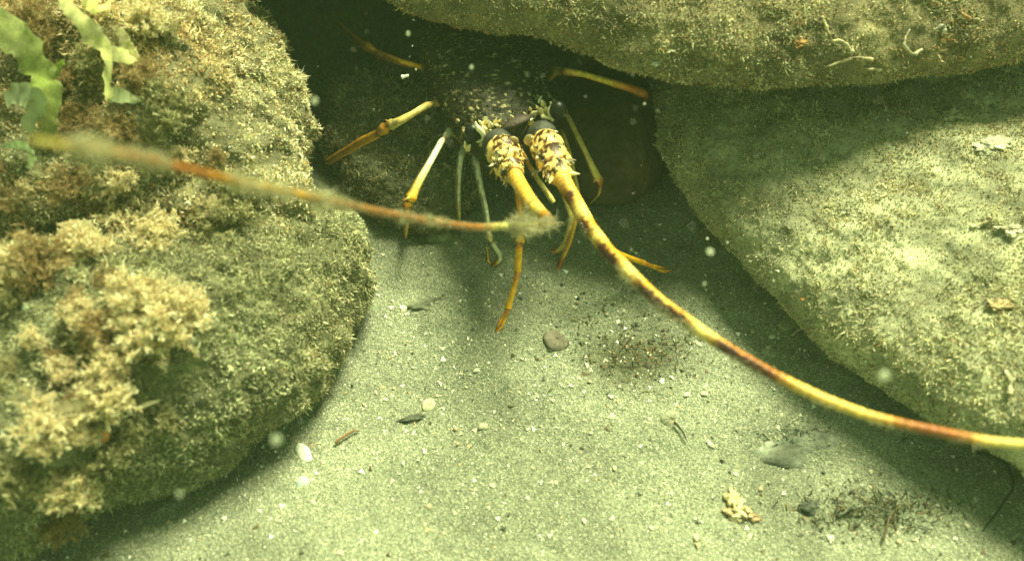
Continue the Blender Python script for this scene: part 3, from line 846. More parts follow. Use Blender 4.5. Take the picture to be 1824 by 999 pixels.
# worm tubes and crusts on the upper and right boulders
def worm(bd, pts, r_, col, label, grp=None):
    Pp = []
    for u, v, h_ in pts:
        p_, n_ = bd.hit(u, v); Pp.append(p_ + nrm(n_ + np.array([0, -.6, .2])) * (h_ * .6 + .0008))
    Pc = catmull(Pp, 26)
    mb = MB(); tube(mb, Pc + .0009 * np.stack([fbm(Pc, 260, 2, q) for q in (1, 2, 3)], 1), .62 * r_ * (1 + .9 * fbm(Pc, 500, 2, 3)) * np.linspace(.6, 1, 26), 8, np.clip(np.array(col)[None] * (.6 + .6 * fbm(Pc, 300, 2, 8))[:, None], .02, .85))
    tag(mb.build('worm_tube', M_shell), label, 'worm tube', grp)
worm(T, [(1455, 46, 0), (1470, 48, .004), (1485, 62, .005), (1490, 75, .004)], .0017, (.72, .62, .36), 'curved cream worm tube arching on the front of the upper boulder')
worm(T, [(1490, 78, 0), (1502, 85, .005), (1515, 98, .005), (1522, 92, .003)], .0021, (.80, .70, .42), 'thick cream worm tube below the arching one')
worm(T, [(1622, 60, 0), (1618, 78, .004), (1608, 92, .005), (1620, 104, .004), (1638, 98, .002)], .0018, (.66, .60, .40), 'hook-shaped pale worm tube right of the thick cream one')
worm(T, [(1480, 122, 0), (1500, 116, .004), (1520, 112, .004), (1545, 112, .002)], .0017, (.74, .62, .38), 'flat tan worm tube on the lip of the upper boulder')
worm(T, [(1540, 130, 0), (1555, 126, .004), (1570, 128, .002)], .0017, (.8, .72, .5), 'short bright worm tube on the lip near the tan one')
worm(T, [(1665, 55, 0), (1680, 52, .004), (1690, 62, .003)], .0019, (.85, .83, .7), 'white bent worm tube at the upper right of the upper boulder')
worm(T, [(1700, 30, 0), (1715, 22, .004), (1728, 30, .003)], .0019, (.66, .38, .16), 'orange brown worm tube near the top right')
worm(RB, [(1562, 210, 0), (1564, 222, .003), (1567, 232, .002)], .0015, (.5, .48, .34), 'small lone worm tube in the shade on top of the right boulder')
worm(RB, [(1735, 395, 0), (1750, 385, .004), (1765, 378, .002)], .0024, (.8, .68, .42), 'cream worm tube on the lit top of the right boulder')
worm(RB, [(1785, 655, 0), (1790, 675, .005), (1782, 695, .004)], .0024, (.85, .76, .52), 'tall pale worm tube on the right boulder at the right edge')
worm(RB, [(1780, 405, 0), (1790, 412, .003), (1800, 408, .002)], .0024, (.85, .80, .6), 'short white worm tube near the cream one on the right boulder')
def crust(bd, u, v, px, col, label, sc=(1, 1, .5), seed=0):
    sc = (sc[0], sc[1], sc[2] * .55)
    p_, n_ = bd.hit(u, v); d = proj(p_[None])[2][0]; s_ = px * d / FPX
    mb = MB(); ball(mb, (0, 0, 0), np.array(sc) * s_, 40, 22, (1, 1, 1), None, 1.3, seed)
    V = mb.v[0]; mb.v[0] = V * (1 + .6 * fbm(V, 4 / s_, 3, seed))[:, None]
    mb.c[0] = np.clip(np.array(col) * (.9 + .9 * fbm(V, 3 / s_, 3, seed + 1))[:, None], .01, .9)
    o = mb.build('crust_patch', M_rock); o.location = p_; tag(o, label, 'encrusting growth'); return o
crust(T, 1415, 84, 12, (.34, .20, .08), 'round rusty brown sponge patch on the front of the upper boulder', seed=1)
crust(T, 1185, 97, 7, (.55, .52, .36), 'small pale crust on the lip of the upper boulder, above the lobster leg', seed=2)
crust(T, 1165, 118, 6, (.6, .6, .45), 'tiny pale crust at the lowest lip of the upper boulder', seed=3)
crust(RB, 1700, 200, 20, (.40, .38, .26), 'pale lumpy crust in the shade at upper right', (1.2, .8, .4), 4)
crust(RB, 1775, 250, 20, (.60, .58, .44), 'bright lumpy crust on the right boulder below the overhang', (1.3, .8, .4), 5)
crust(RB, 1800, 400, 15, (.45, .42, .30), 'lumpy crust by the right edge of the lit boulder top', (1.2, .8, .4), 6)
crust(RB, 1770, 540, 14, (.50, .38, .22), 'orange tinted crust on the lit right boulder', (1.2, .8, .4), 7)
crust(RB, 1425, 532, 4, (.75, .38, .14), 'tiny orange crust on the lower left flank of the right boulder', seed=8)
crust(RB, 1382, 483, 4, (.85, .82, .7), 'tiny white crust on the left flank of the right boulder', seed=9)

# ------------------------------------------------------------------ the spiny lobster
Z0 = .100
lob_c = at(905, 180, .05)
lob = empty('spiny_lobster', (lob_c[0], lob_c[1], 0), 'spiny lobster facing out of the crevice with one long banded antenna swept right', 'lobster')
CREAM = np.array((.92, .72, .22)); YEL = np.array((.92, .45, .02)); ORG = np.array((.74, .24, .02)); RED = np.array((.46, .11, .006)); DBR = np.array((.07, .022, .010)); PALE = np.array((.93, .90, .66))

# body frame: e1 across (image right), e2 backwards (away from camera), e3 up
pL = at(836, 236, Z0); pR = at(990, 203, Z0)
e1 = nrm(pR - pL); e3 = nrm(np.array([0, -.05, 1.0])); e2 = nrm(np.cross(e3, e1)); e3 = np.cross(e1, e2)
fc = (pL + pR) / 2
halfw = np.linalg.norm(pR - pL) / 2
def bl(x, y, z): return fc + e1 * x * halfw + e2 * y * halfw + e3 * z * halfw     # body units: half eye gap
mb = MB(); ns, nr = 110, 150
V = []; C = []
for i_ in range(nr):
    t_ = i_ / (nr - 1); y = -.15 + 4.2 * t_
    wdt = .98 + .38 * math.sin(min(1, t_ * 1.5) * math.pi * .5) - .30 * max(0, t_ - .6) / .4
    if t_ < .05: wdt *= .80 + 4 * t_
    hgt = .55 + .35 * math.sin(min(1, t_ * 2) * math.pi * .5)
    if t_ > .93: wdt *= .8; hgt *= .8
    for j_ in range(ns):
        a = 2 * math.pi * j_ / ns
        V.append((wdt * math.copysign(abs(math.cos(a)) ** .8, math.cos(a)), y, hgt * math.copysign(abs(math.sin(a)) ** .85, math.sin(a)) - .42))
V = np.array(V); W = bl(0, 0, 0) + (V[:, :1] * e1 + V[:, 1:2] * e2 + V[:, 2:] * e3) * halfw
W = W + nrm(W - (fc + e2 * halfw * V[:, 1:2] - e3 * .4 * halfw)) * (.0022 * fbm(W, 130, 3, 9))[:, None]
spk = np.clip(fbm(W, 340, 3, 4) * 6 - 1.9 - .12 * V[:, 1], 0, 1)[:, None]
C = np.array((.030, .024, .011)) * (1 - spk) + np.array((.50, .45, .24)) * spk
Q = [[i_ * ns + j_, i_ * ns + (j_ + 1) % ns, (i_ + 1) * ns + (j_ + 1) % ns, (i_ + 1) * ns + j_] for i_ in range(nr - 1) for j_ in range(ns)]
k0 = len(W); W2 = np.vstack([W, fc - e2 * .22 * halfw - e3 * .42 * halfw, W[-ns:].mean(0)]); C2 = np.vstack([C, C[:2]])
tr = [[k0, (j_ + 1) % ns, j_] for j_ in range(ns)] + [[k0 + 1, (nr - 1) * ns + j_, (nr - 1) * ns + (j_ + 1) % ns] for j_ in range(ns)]
mb.add(W2, Q, tr, C2)
mb.build('carapace', M_dark, lob)
# dark algae fuzz on the back
ids = rng.integers(ns, len(W) - ns, 11000); ids = ids[V[ids, 2] > -.45]
nn = nrm(W[ids] - (fc + e2 * halfw * V[ids, 1:2] - e3 * .4 * halfw))
jit = W[ids] + rng.normal(size=(len(ids), 3)) * .0012
mb = MB(); blades(mb, jit, nn, .0035 * (.5 + rng.random(len(ids))), .0007, palette(len(ids), [(.07, .065, .035), (.035, .03, .016), (.16, .15, .09), (.36, .33, .2)], [4, 4, 1.4, .4]), .9, 1)
tag(mb.build('algae_fuzz', M_turf, lob), kind='stuff')
# carapace spines: rows of cones pointing forward
for k in range(70):
    y = random.uniform(.05, 2.4); x = random.uniform(-1.15, 1.15)
    zz = (.42 + .3 * min(1, y)) * math.sqrt(max(0.02, 1 - (x / 1.4) ** 2)) - .42
    b0 = bl(x, y, zz); s_ = random.uniform(.6, 1.3) * (1.2 if y < .8 else .8)
    tipp = b0 + (e3 * .6 - e2 * .9 + e1 * random.uniform(-.3, .3)) * .0052 * s_
    m1 = MB(); cone(m1, b0, tipp, .0017 * s_, 6, (.16, .10, .05), (.62, .56, .30))
    m1.build('spine', M_chitin, lob)
cu_, cv_, cd_ = proj(W)
def P2(u, v, dz=0.0):
    """point dz (along the view) in front of the carapace surface, or of the head's depth beside it"""
    m_ = np.hypot(cu_ - u, cv_ - v) < 7
    d_ = cd_[m_].min() if m_.any() else at(u, v, Z0 + .012)[1] / (cp + sp * (499.5 - v) / FPX)
    return atd(u, v, d_ - dz)
# white blunt thorns beside the eyes
thorn = [(852, 214, 862, 226, 3.8), (868, 208, 863, 219, 3.4), (858, 224, 868, 236, 4.6), (872, 216, 875, 227, 4.2), (880, 222, 889, 226, 3.2), (884, 211, 882, 219, 3), (893, 211, 890, 217, 2.4),
         (899, 236, 893, 231, 4.0), (876, 236, 866, 240, 3.0), (965, 178, 968, 188, 4.4), (958, 198, 949, 205, 4.6), (973, 190, 972, 199, 4.0), (963, 192, 964, 201, 4.4), (945, 215, 950, 207, 3.4),
         (943, 228, 946, 219, 4.0), (980, 213, 971, 208, 3.4), (932, 200, 936, 206, 2.6), (955, 188, 958, 194, 2.6), (909, 204, 913, 212, 3.0), (838, 257, 833, 266, 4.0), (828, 250, 829, 262, 2.6), (943, 190, 945, 196, 2.4)]
for (u1, v1, u2, v2, r_) in thorn:
    m1 = MB(); q = .00043
    cone(m1, P2(u2, v2, .0005), P2(u1, v1, .011), r_ * q * 1.35, 8, CREAM * .95, (.92, .90, .66))
    m1.build('spine', M_chitin, lob)
# curled supraorbital horns around each eye, and the eyes
def horn(pts, r_, name='horn'):
    m1 = MB(); Pc = catmull([P2(u, v, h_) for u, v, h_ in pts], 20)
    tube(m1, Pc, r_ * np.concatenate([np.linspace(.8, 1.1, 10), np.linspace(1.1, .25, 10)]), 8, (.92, .88, .60)); m1.build(name, M_chitin, lob)
horn([(862, 250, .004), (860, 238, .009), (853, 230, .012), (848, 223, .014), (847, 217, .016)], .0019)
horn([(984, 214, .004), (980, 204, .009), (980, 195, .012), (983, 188, .014), (980, 181, .016)], .0019)
horn([(866, 240, 0), (874, 243, .003), (878, 236, .006), (872, 231, .008)], .0012)
horn([(971, 201, 0), (966, 208, .004), (975, 210, .006)], .0012)
horn([(843, 248, 0), (852, 252, .002), (862, 246, .002), (863, 238, .002)], .0010)
horn([(959, 184, 0), (962, 176, .004), (966, 171, .008)], .0009)
for (u, v) in ((842, 237), (994, 197)):
    m1 = MB(); ball(m1, P2(u, v, .007), (.0062, .0062, .0072), 20, 12, (.008, .008, .007)); 
    ey = m1.build('eye', M_eye, lob)
    m1 = MB(); tube(m1, np.array([P2(u, v, -.010), P2(u, v, -.001)]), [.0042, .0052], 10, (.10, .07, .04)); m1.build('eyestalk', M_chitin, lob)
# rostral plate between the horns
m1 = MB(); Pc = catmull([P2(893, 230, .004), P2(908, 222, .007), P2(930, 212, .008), P2(949, 206, .005)], 14)
tube(m1, Pc, .0052 * np.sin(np.linspace(.25, math.pi - .25, 14)) ** .6, 12, (.05, .034, .028), flat=.45); m1.build('rostral_plate', M_dark, lob)
m1 = MB(); Pc = catmull([P2(910, 232, .000), P2(920, 236, .002), P2(933, 228, .002)], 10)
tube(m1, Pc, .0011, 6, (.5, .5, .4)); m1.build('rostral_rim', M_chitin, lob)

# antenna bases: dark ball joint, beige scale, three spiny segments
PD = {}
def peduncle(cs, rw, dark, scale_uv, seed):
    """cs: (u, v, depth) of the joint centres from body outwards; rw: half widths in photo px"""
    r_ = np.random.default_rng(seed)
    base = empty('antenna_base', atd(*cs[0])); base.parent = lob; base.matrix_parent_inverse = lob.matrix_world.inverted()
    bpy.context.view_layer.update()
    mb = MB(); ball(mb, atd(*dark[:3]), dark[3] * dark[2] / FPX, 28, 18, (.035, .036, .028), None, .06, seed)
    mb.build('ball_joint', M_dark, base)
    mb = MB(); u, v, d, s_ = scale_uv
    ball(mb, atd(u, v, d), (s_ * d / FPX, s_ * .45 * d / FPX, s_ * 1.25 * d / FPX), 16, 10, (.48, .38, .20), None, .12, seed + 2); mb.build('antennal_scale', M_chitin, base)
    Pc = catmull([atd(*c_) for c_ in cs], 50)
    rr = np.interp(np.linspace(0, 1, 50), np.linspace(0, 1, len(rw)), rw)
    dd = (Pc - CAM) @ FW
    seg = np.abs(np.sin(np.linspace(0, 1, 50) * math.pi * 3)) ** .45
    R_ = rr * dd / FPX * (.64 + .36 * seg)
    def cf(k, D):
        n = fbm(np.asarray(Pc[k] + D * R_[k]), 330, 3, seed)
        a = np.clip(.42 + n * 6.5, 0, 1)[:, None]
        c = np.array((.045, .016, .006)) * (1 - a) + np.array((.90, .62, .20)) * a
        if seg[k] < .5: c = c * .35 + np.array((.26, .08, .03)) * .6
        return c
    mb = MB(); tube(mb, Pc, R_, 64, cf=cf); mb.build('segment', M_chitin, base)
    T_, N_, B_ = frames(Pc)
    for k in range(84):
        i_ = r_.integers(1, 48); a = r_.uniform(0, 6.28)
        dr = N_[i_] * math.cos(a) + B_[i_] * math.sin(a)
        if dr @ FW > .35: continue
        s_ = r_.uniform(.35, 1.0) ** 1.3 * 1.35
        p0 = Pc[i_] + dr * R_[i_] * .93
        tp = p0 + (dr * r_.uniform(.3, .8) + T_[i_] * .9 + .3 * r_.normal(size=3)) * .0040 * s_
        cc = [(.90, .80, .44), (.90, .62, .16), (.85, .50, .12), (.05, .02, .008), (.03, .012, .006)][r_.integers(5)]
        m1 = MB(); cone(m1, p0, tp, .00135 * s_, 6, cc, np.array(cc) * .5 + np.array((.45, .42, .28)))
        m1.build('spine', M_chitin, base)
    return base
dL, dR = .602, .592
peduncle([(893, 262, dL), (900, 280, dL - .012), (908, 298, dL - .022), (917, 312, dL - .03)], [30, 33, 28, 19], (888, 258, dL + .004, 29), (915, 252, dL - .012, 9), 3)
peduncle([(968, 250, dR), (980, 274, dR - .015), (990, 298, dR - .03), (1001, 320, dR - .042)], [29, 33, 28, 20], (966, 244, dR + .006, 29), (943, 250, dR - .010, 10), 4)

# flagella with bands
def flagellum(ctrl, n, name, dark_side, seed, ringamp=.05, ringlen=.0034, label=None, sides=14, wsc=.94, dull=1.0):
    """ctrl rows: u, v, depth, half width px, cream 0..1, redness 0..1, dark underside 0..1"""
    ctrl = np.array(ctrl, float)
    Pc = catmull([atd(*c_[:3]) for c_ in ctrl], n)
    x = np.linspace(0, len(ctrl) - 1, n)
    it = lambda k: np.interp(x, np.arange(len(ctrl)), ctrl[:, k])
    dd = (Pc - CAM) @ FW
    arc = np.concatenate([[0], np.cumsum(np.linalg.norm(np.diff(Pc, axis=0), axis=1))])
    R_ = it(3) * wsc * dd / FPX * (1 + ringamp * np.sin(arc / ringlen * 2 * math.pi))
    cr_, re_, dk = it(4), it(5), it(6)
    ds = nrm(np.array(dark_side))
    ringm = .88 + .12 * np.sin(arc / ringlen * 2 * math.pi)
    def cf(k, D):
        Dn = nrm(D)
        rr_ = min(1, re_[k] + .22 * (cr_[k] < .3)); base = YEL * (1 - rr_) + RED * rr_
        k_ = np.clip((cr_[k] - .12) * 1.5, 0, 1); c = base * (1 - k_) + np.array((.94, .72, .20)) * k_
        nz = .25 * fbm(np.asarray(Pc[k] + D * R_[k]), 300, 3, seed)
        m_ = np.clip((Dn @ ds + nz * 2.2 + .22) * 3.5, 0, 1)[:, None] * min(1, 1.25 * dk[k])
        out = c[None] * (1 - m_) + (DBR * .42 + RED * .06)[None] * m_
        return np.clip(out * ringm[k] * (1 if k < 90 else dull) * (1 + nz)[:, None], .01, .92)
    mb = MB(); tube(mb, Pc, R_, sides, cf=cf)
    o = mb.build(name, M_chitin, lob)
    if label: o['label'] = label
    return o, Pc, R_
anR = [(999, 314, dR - .040, 17, .45, .15, .0), (1010, 335, dR - .05, 15.5, .35, .2, .5), (1024, 358, dR - .06, 14.5, .3, .25, .9), (1038, 384, dR - .075, 15, .95, .0, .3), (1050, 405, dR - .085, 14.5, .1, .2, 1),
       (1068, 428, dR - .095, 14, .75, .0, .25), (1082, 447, dR - .105, 14, .15, .15, 1), (1102, 466, dR - .115, 13.5, .25, .1, .9), (1122, 487, dR - .125, 13.5, .9, .0, .05), (1150, 514, dR - .135, 13, .15, .2, .9),
       (1178, 539, dR - .145, 12.5, .45, .1, .8), (1215, 565, dR - .155, 12, .15, .25, 1), (1252, 592, dR - .165, 12, .95, .0, .0), (1290, 617, dR - .172, 11.5, .1, .35, .9), (1330, 641, dR - .18, 11, .0, .65, .8),
       (1375, 666, dR - .188, 10.5, .05, .6, .7), (1425, 691, dR - .195, 10.5, .5, .0, .1), (1480, 715, dR - .20, 10, .5, .0, .15), (1545, 739, dR - .207, 9.5, .55, .0, .1), (1600, 753, dR - .212, 9, .15, .5, .2),
       (1660, 766, dR - .217, 9, .0, .75, .4), (1720, 778, dR - .222, 9, .1, .6, .2), (1775, 787, dR - .226, 9, .85, .0, .0), (1850, 792, dR - .232, 8.5, .7, .0, .0), (1960, 792, dR - .24, 8, .3, .3, .2), (2120, 780, dR - .25, 7, .1, .6, .2)]
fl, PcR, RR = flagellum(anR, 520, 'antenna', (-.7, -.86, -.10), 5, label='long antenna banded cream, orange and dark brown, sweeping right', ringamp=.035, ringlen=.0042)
anL = [(914, 308, dL - .028, 17, .25, .0, .0), (922, 322, dL - .036, 16, .3, .0, .1), (934, 342, dL - .05, 15.5, .25, .05, .1), (946, 360, dL - .062, 15, .3, .05, .1), (960, 376, dL - .075, 14, .5, .2, .1), (975, 390, dL - .09, 12, .0, .6, .3),
       (978, 400, dL - .105, 10, .0, .7, .3), (960, 403, dL - .118, 9, .2, .7, .2), (930, 402, dL - .13, 8.5, .7, .3, .0), (895, 403, dL - .14, 8, .55, .4, .0), (850, 405, dL - .155, 8, .1, .8, .1), (790, 398, dL - .175, 8, 0.00, 1.00, .1), (730, 388, dL - .195, 8, 0.03, 1.00, .1),
       (660, 374, dL - .215, 8, 0.07, 0.90, .0), (590, 359, dL - .235, 8.5, 0.14, 0.65, .0), (510, 342, dL - .26, 9, 0.17, 0.45, .0), (430, 326, dL - .285, 9, 0.21, 0.40, .0), (340, 303, dL - .31, 9.5, 0.03, 0.85, .0), (260, 284, dL - .33, 9.5, 0.03, 0.90, .0), (180, 268, dL - .35, 10, 0.24, 0.55, .0), (110, 258, dL - .365, 8, .3, .45, .0), (58, 250, dL - .375, 6, .4, .4, .0)]
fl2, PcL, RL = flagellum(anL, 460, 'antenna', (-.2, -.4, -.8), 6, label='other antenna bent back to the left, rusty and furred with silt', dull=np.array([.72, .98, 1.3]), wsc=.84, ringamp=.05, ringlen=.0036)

def furr(Pc, R_, par, n, L, W, cols, side=None, lo=0, hi=1, clump=60, spread=1.0, m=None, seed=0):
    k = rng.integers(int(lo * (len(Pc) - 1)), int(hi * (len(Pc) - 1)), n)
    T_, N_, B_ = frames(Pc)
    a = rng.uniform(0, 2 * math.pi, n)
    D = N_[k] * np.cos(a)[:, None] + B_[k] * np.sin(a)[:, None]
    if side is not None: D = nrm(D + np.array(side))
    p_ = Pc[k] + D * R_[k][:, None] * .9
    cl = np.clip(.5 + 2.4 * fbm(Pc[k], clump, 2, seed), .12, 1.9)
    mb = MB(); blades(mb, p_, D * 1.4, L * cl * (.4 + rng.random(n)) * np.clip(((Pc[k] - CAM) @ FW) / .45, .4, 1.1), W, palette(n, cols, [1] * len(cols)), .7 * spread, 1.2)
    o = mb.build('algae_fuzz', m or M_fuzz, par); tag(o, kind='stuff'); return o
FZ = [(.50, .47, .30), (.36, .33, .20), (.62, .60, .42)]
furr(PcR, RR, fl, 1300, .0042, .0004, FZ, side=(-.9, -.4, -.5), lo=.08, hi=.5, seed=2)
furr(PcR, RR, fl, 900, .0028, .0004, FZ, side=(-.3, -.6, -.6), lo=.5, hi=1, seed=3)
furr(PcL, RL, fl2, 6000, .0046, .0005, FZ, lo=.25, hi=1, clump=55, seed=4)
furr(PcL, RL, fl2, 4500, .0085, .0005, FZ, side=(.2, .2, .5), lo=.28, hi=.7, clump=40, seed=5)
furr(PcL, RL, fl2, 2200, .0065, .0005, [(.55, .54, .38), (.45, .45, .30)], lo=.24, hi=.34, clump=20, spread=1.4, seed=6)
furr(PcL, RL, fl2, 500, .0045, .0004, FZ, side=(-.6, -.2, -.4), lo=.02, hi=.18, seed=7)

# legs: control rows (u, v, height, half width px, colour)
def leg(ctrl, name='leg', dark=.85, dside=(-.9, -.2, -.15), label=None, seed=0, n=None):
    pts, wd, cs = [], [], []
    n = n or 14 * (len(ctrl) - 1)
    Pc_c = np.array([at(c_[0], c_[1], c_[2] * 1.5) for c_ in ctrl])
    x = np.linspace(0, len(ctrl) - 1, n)
    # straight shafts with soft bends at the joints
    Pl = np.stack([np.interp(x, np.arange(len(ctrl)), Pc_c[:, k]) for k in range(3)], 1)
    Pcm = catmull(Pc_c, n); Pc = Pl * .6 + Pcm * .4
    rw = np.interp(x, np.arange(len(ctrl)), [c_[3] for c_ in ctrl])
    cc = np.stack([np.interp(x, np.arange(len(ctrl)), [c_[4][k] for c_ in ctrl]) for k in range(3)], 1)
    dd = (Pc - CAM) @ FW; R_ = rw * dd / FPX
    if len(ctrl) > 8:                       # swollen joint ends with a dark hinge line after each
        for q in range(1, len(ctrl) - 3):
            if ctrl[q][3] >= ctrl[q - 1][3] + .4 and ctrl[q][3] > ctrl[q + 1][3] + .4:
                R_ = R_ * (1 + .20 * np.exp(-((x - q) / .22) ** 2)) * (1 - .22 * np.exp(-((x - q - .62) / .16) ** 2))
                hz_ = np.exp(-((x - q - .62) / .15) ** 2)[:, None] * .8
                cc = cc * (1 - hz_) + np.array((.14, .045, .012)) * hz_
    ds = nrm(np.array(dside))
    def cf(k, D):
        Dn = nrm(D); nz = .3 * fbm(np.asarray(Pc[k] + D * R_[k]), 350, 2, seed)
        m_ = np.clip((Dn @ ds + nz - .12) * 5, 0, 1)[:, None] * dark  # dark brown stripe that also paints in the limb's shadow side
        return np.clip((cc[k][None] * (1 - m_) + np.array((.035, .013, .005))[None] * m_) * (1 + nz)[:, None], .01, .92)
    mb = MB(); tube(mb, Pc, R_, 12, cf=cf)
    o = mb.build(name, M_chitin, lob)
    if label: o['label'] = label
    return o
OR2 = YEL * .9; BR = np.array((.88, .44, .08)); GY = np.array((.90, .64, .22)); WH = np.array((.92, .88, .62))
# image left
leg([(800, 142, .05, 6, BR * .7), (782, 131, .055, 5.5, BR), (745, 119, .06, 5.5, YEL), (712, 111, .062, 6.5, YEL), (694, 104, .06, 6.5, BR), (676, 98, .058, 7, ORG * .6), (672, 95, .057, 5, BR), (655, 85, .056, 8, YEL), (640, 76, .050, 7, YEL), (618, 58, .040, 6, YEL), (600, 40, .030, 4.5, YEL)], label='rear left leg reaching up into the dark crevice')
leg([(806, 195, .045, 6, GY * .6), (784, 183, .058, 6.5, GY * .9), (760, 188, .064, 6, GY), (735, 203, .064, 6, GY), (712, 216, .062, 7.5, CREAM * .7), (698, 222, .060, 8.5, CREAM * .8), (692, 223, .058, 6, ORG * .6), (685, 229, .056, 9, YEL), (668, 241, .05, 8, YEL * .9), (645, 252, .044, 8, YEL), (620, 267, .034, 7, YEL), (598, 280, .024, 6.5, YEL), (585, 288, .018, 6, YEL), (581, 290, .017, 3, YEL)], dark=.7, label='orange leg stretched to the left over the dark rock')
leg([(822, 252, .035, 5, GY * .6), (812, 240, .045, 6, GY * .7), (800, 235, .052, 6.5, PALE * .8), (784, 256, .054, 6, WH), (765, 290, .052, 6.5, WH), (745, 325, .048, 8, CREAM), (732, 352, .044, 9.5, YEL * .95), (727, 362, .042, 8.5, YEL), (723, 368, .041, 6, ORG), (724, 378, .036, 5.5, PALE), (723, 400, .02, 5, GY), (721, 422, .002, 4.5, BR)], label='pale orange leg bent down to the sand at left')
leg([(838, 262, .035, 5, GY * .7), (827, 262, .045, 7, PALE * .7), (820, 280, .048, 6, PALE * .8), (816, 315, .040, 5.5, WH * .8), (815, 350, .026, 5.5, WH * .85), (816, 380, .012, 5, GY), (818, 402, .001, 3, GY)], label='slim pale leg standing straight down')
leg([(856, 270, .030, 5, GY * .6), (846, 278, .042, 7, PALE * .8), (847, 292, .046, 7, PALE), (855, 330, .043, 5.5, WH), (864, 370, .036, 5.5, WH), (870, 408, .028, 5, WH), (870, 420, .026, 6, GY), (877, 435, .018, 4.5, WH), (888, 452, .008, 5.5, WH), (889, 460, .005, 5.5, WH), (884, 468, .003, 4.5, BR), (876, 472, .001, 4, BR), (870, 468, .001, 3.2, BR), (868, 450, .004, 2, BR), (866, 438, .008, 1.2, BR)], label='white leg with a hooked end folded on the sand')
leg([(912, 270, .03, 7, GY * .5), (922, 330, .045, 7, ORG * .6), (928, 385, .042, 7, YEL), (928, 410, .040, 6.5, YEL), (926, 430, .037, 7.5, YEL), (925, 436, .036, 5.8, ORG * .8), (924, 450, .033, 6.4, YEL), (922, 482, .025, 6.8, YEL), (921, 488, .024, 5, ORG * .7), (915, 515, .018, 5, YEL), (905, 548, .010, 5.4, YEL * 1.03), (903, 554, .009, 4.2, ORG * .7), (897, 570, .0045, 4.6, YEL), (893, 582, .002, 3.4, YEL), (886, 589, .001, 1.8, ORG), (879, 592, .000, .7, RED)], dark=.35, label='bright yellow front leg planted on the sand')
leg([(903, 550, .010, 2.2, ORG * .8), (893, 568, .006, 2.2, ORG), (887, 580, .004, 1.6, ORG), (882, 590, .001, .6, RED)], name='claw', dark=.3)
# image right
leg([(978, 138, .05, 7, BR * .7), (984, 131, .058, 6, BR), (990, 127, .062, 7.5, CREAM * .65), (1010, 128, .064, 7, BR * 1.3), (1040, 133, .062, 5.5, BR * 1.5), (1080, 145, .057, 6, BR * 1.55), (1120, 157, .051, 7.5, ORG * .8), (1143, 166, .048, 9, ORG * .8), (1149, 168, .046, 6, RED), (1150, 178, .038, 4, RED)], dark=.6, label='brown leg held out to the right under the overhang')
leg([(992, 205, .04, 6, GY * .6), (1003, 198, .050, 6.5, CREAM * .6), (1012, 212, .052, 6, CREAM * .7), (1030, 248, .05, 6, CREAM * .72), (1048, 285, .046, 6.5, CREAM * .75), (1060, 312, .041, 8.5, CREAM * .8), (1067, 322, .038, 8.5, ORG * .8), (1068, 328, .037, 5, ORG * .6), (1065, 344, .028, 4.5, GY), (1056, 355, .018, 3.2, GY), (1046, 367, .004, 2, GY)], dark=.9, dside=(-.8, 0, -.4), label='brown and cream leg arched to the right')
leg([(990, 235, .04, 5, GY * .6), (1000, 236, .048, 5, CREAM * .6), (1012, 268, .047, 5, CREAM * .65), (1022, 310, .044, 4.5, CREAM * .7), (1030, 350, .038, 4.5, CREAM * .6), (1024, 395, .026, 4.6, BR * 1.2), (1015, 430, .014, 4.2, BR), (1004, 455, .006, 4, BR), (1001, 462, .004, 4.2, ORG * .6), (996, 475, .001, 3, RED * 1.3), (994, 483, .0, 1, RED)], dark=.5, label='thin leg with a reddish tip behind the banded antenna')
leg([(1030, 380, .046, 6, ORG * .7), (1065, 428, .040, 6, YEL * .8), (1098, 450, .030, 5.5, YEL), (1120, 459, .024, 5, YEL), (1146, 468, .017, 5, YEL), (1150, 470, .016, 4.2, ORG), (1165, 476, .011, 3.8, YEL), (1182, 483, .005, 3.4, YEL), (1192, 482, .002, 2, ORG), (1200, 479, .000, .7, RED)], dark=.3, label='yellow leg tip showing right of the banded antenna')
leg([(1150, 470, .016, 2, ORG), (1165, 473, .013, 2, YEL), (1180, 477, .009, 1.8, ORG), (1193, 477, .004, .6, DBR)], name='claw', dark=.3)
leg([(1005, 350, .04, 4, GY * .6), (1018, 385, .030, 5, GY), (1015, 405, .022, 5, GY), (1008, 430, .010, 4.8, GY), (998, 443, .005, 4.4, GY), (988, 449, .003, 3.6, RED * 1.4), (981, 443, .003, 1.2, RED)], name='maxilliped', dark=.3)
# antennules between the antenna bases
leg([(925, 262, .055, 4, DBR * 2), (940, 290, .058, 4.5, BR), (958, 320, .056, 4.5, CREAM * .7), (972, 340, .052, 5, CREAM * .7), (980, 352, .050, 5.4, CREAM), (986, 360, .048, 4, CREAM)], name='antennule', dark=.6)
leg([(905, 312, .05, 4, BR), (915, 330, .045, 3.5, CREAM * .6), (926, 345, .042, 3, CREAM * .6), (938, 356, .04, 2, CREAM * .5)], name='antennule', dark=.5)
leg([(930, 262, .058, 2, GY * .5), (918, 245, .060, 1.4, GY * .4), (914, 238, .062, .8, GY * .5)], name='antennule', dark=.2)
# small thorns at the leg joints
for (u, v, h_, du, dv, r_) in ((795, 240, .05, -2, 16, 3), (730, 352, .046, -14, 6, 2.6), (697, 219, .062, -12, -6, 2.4), (988, 130, .062, -2, 10, 3), (843, 280, .046, 12, 14, 3), (827, 268, .047, 10, 8, 2.6), (1062, 318, .041, -6, 8, 3), (832, 262, .05, 12, -6, 3), (880, 300, .06, -10, 12, 3), (886, 306, .06, -3, 16, 3)):
    m1 = MB(); cone(m1, at(u, v, h_ * 1.5), at(u + du, v + dv, h_ * 1.5 - .002), r_ * .00043, 6, CREAM * .7, ORG * .7); m1.build('spine', M_chitin, lob)

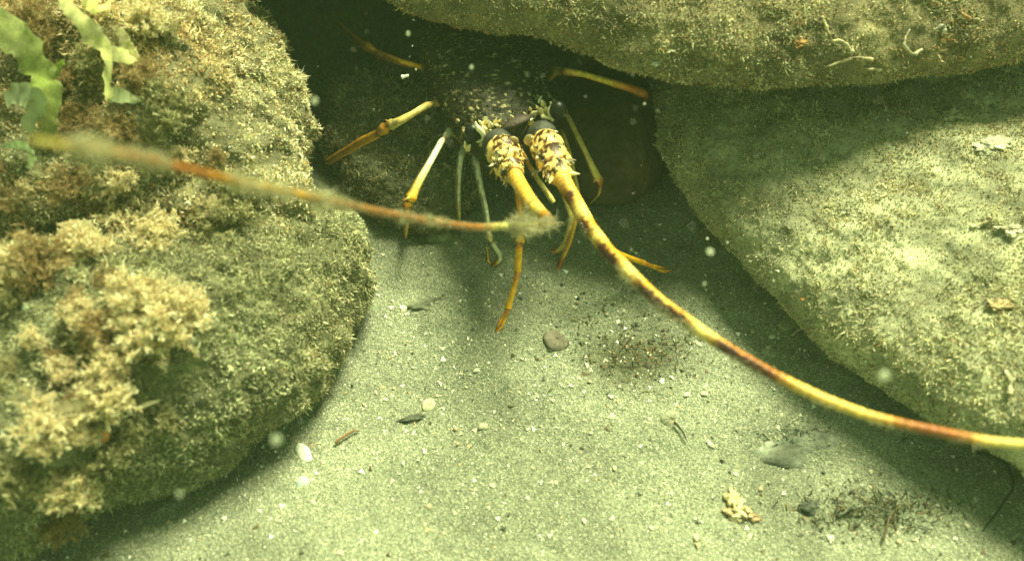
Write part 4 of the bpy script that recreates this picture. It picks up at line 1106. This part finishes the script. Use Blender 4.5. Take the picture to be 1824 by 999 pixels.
# ------------------------------------------------------------------ particles drifting in the water
snow = [(1265, 448, .40, 11), (667, 548, .38, 9), (320, 880, .30, 9), (492, 782, .30, 16), (561, 180, .36, 10), (1255, 505, .42, 5), (1575, 668, .32, 16), (45, 548, .40, 7), (345, 605, .38, 7),
        (727, 60, .45, 6), (840, 120, .45, 6), (1260, 425, .55, 5), (1296, 432, .55, 4), (1378, 500, .5, 4), (735, 82, .60, 2.6), (741, 124, .60, 3.4), (1148, 185, .5, 4)]
for k, (u, v, d, px) in enumerate(snow):
    mb = MB(); s_ = px * .55 * d / FPX
    ball(mb, (0, 0, 0), s_, 12, 8, (.75, .8, .68), None, .5, k)
    o = mb.build('suspended_particle', M_snow); o.location = atd(u, v, d)
    tag(o, where(u, v, SREF + [(730, 100, 'rear left leg'), (905, 180, 'lobster head'), (1250, 300, 'dark left flank of the right boulder'), (400, 300, 'blurred left antenna'), (1500, 130, 'upper boulder lip')], 'pale drifting speck') or 'pale drifting speck', 'particle', 'specks drifting in the water')
mb = MB(); a0 = atd(715, 138, .60); a1 = atd(728, 135, .60)
tube(mb, catmull([a0, (a0 + a1) / 2, a1], 8), [.0014, .0016, .0013, .0011, .001, .001, .001, .0012], 8, (.8, .82, .7))
tag(mb.build('drifting_scrap', M_shell), 'small white tubular scrap floating above the left legs', 'scrap')
n = 500
u = rng.uniform(-100, 1924, n); v = rng.uniform(-60, 1050, n); d = rng.uniform(.3, .62, n)
Pn = np.array([atd(a, b2, c) for a, b2, c in zip(u, v, d)]); Pn = Pn[Pn[:, 2] > .02]
mb = MB(); nn = len(Pn); D = np.array([[1, 0, 0], [-.5, .87, 0], [-.5, -.87, 0], [0, 0, 1], [0, 0, -1]]) * .00032
V = Pn[:, None] + D[None] * (.5 + rng.random((nn, 1, 1)))
f = np.array([[0, 1, 3], [1, 2, 3], [2, 0, 3], [1, 0, 4], [2, 1, 4], [0, 2, 4]])
mb.add(V.reshape(-1, 3), None, (np.arange(nn)[:, None, None] * 5 + f).reshape(-1, 3), (.7, .72, .6))
tag(mb.build('fine_specks', M_grit), 'fine pale specks scattered through the water', 'specks', kind='stuff')

# ------------------------------------------------------------------ water: even green haze
HZ = True
if HZ:
    mb = MB(); x0, x1, y0, y1, z0, z1 = -45, 45, -45, 45, -1.1, .62
    V = [(x, y, z) for x in (x0, x1) for y in (y0, y1) for z in (z0, z1)]
    mb.add(V, [[0, 1, 3, 2], [4, 6, 7, 5], [0, 4, 5, 1], [2, 3, 7, 6], [0, 2, 6, 4], [1, 5, 7, 3]])
    mh = bpy.data.materials.new('haze'); mh.use_nodes = True; t = mh.node_tree
    t.nodes.remove(t.nodes['Principled BSDF'])
    pv_ = t.nodes.new('ShaderNodeVolumePrincipled'); pv_.inputs['Color'].default_value = (.55, .84, .46, 1); pv_.inputs['Density'].default_value = .05
    t.links.new(pv_.outputs[0], t.nodes['Material Output'].inputs['Volume'])
    tag(mb.build('haze', mh, smooth=False), kind='stuff')
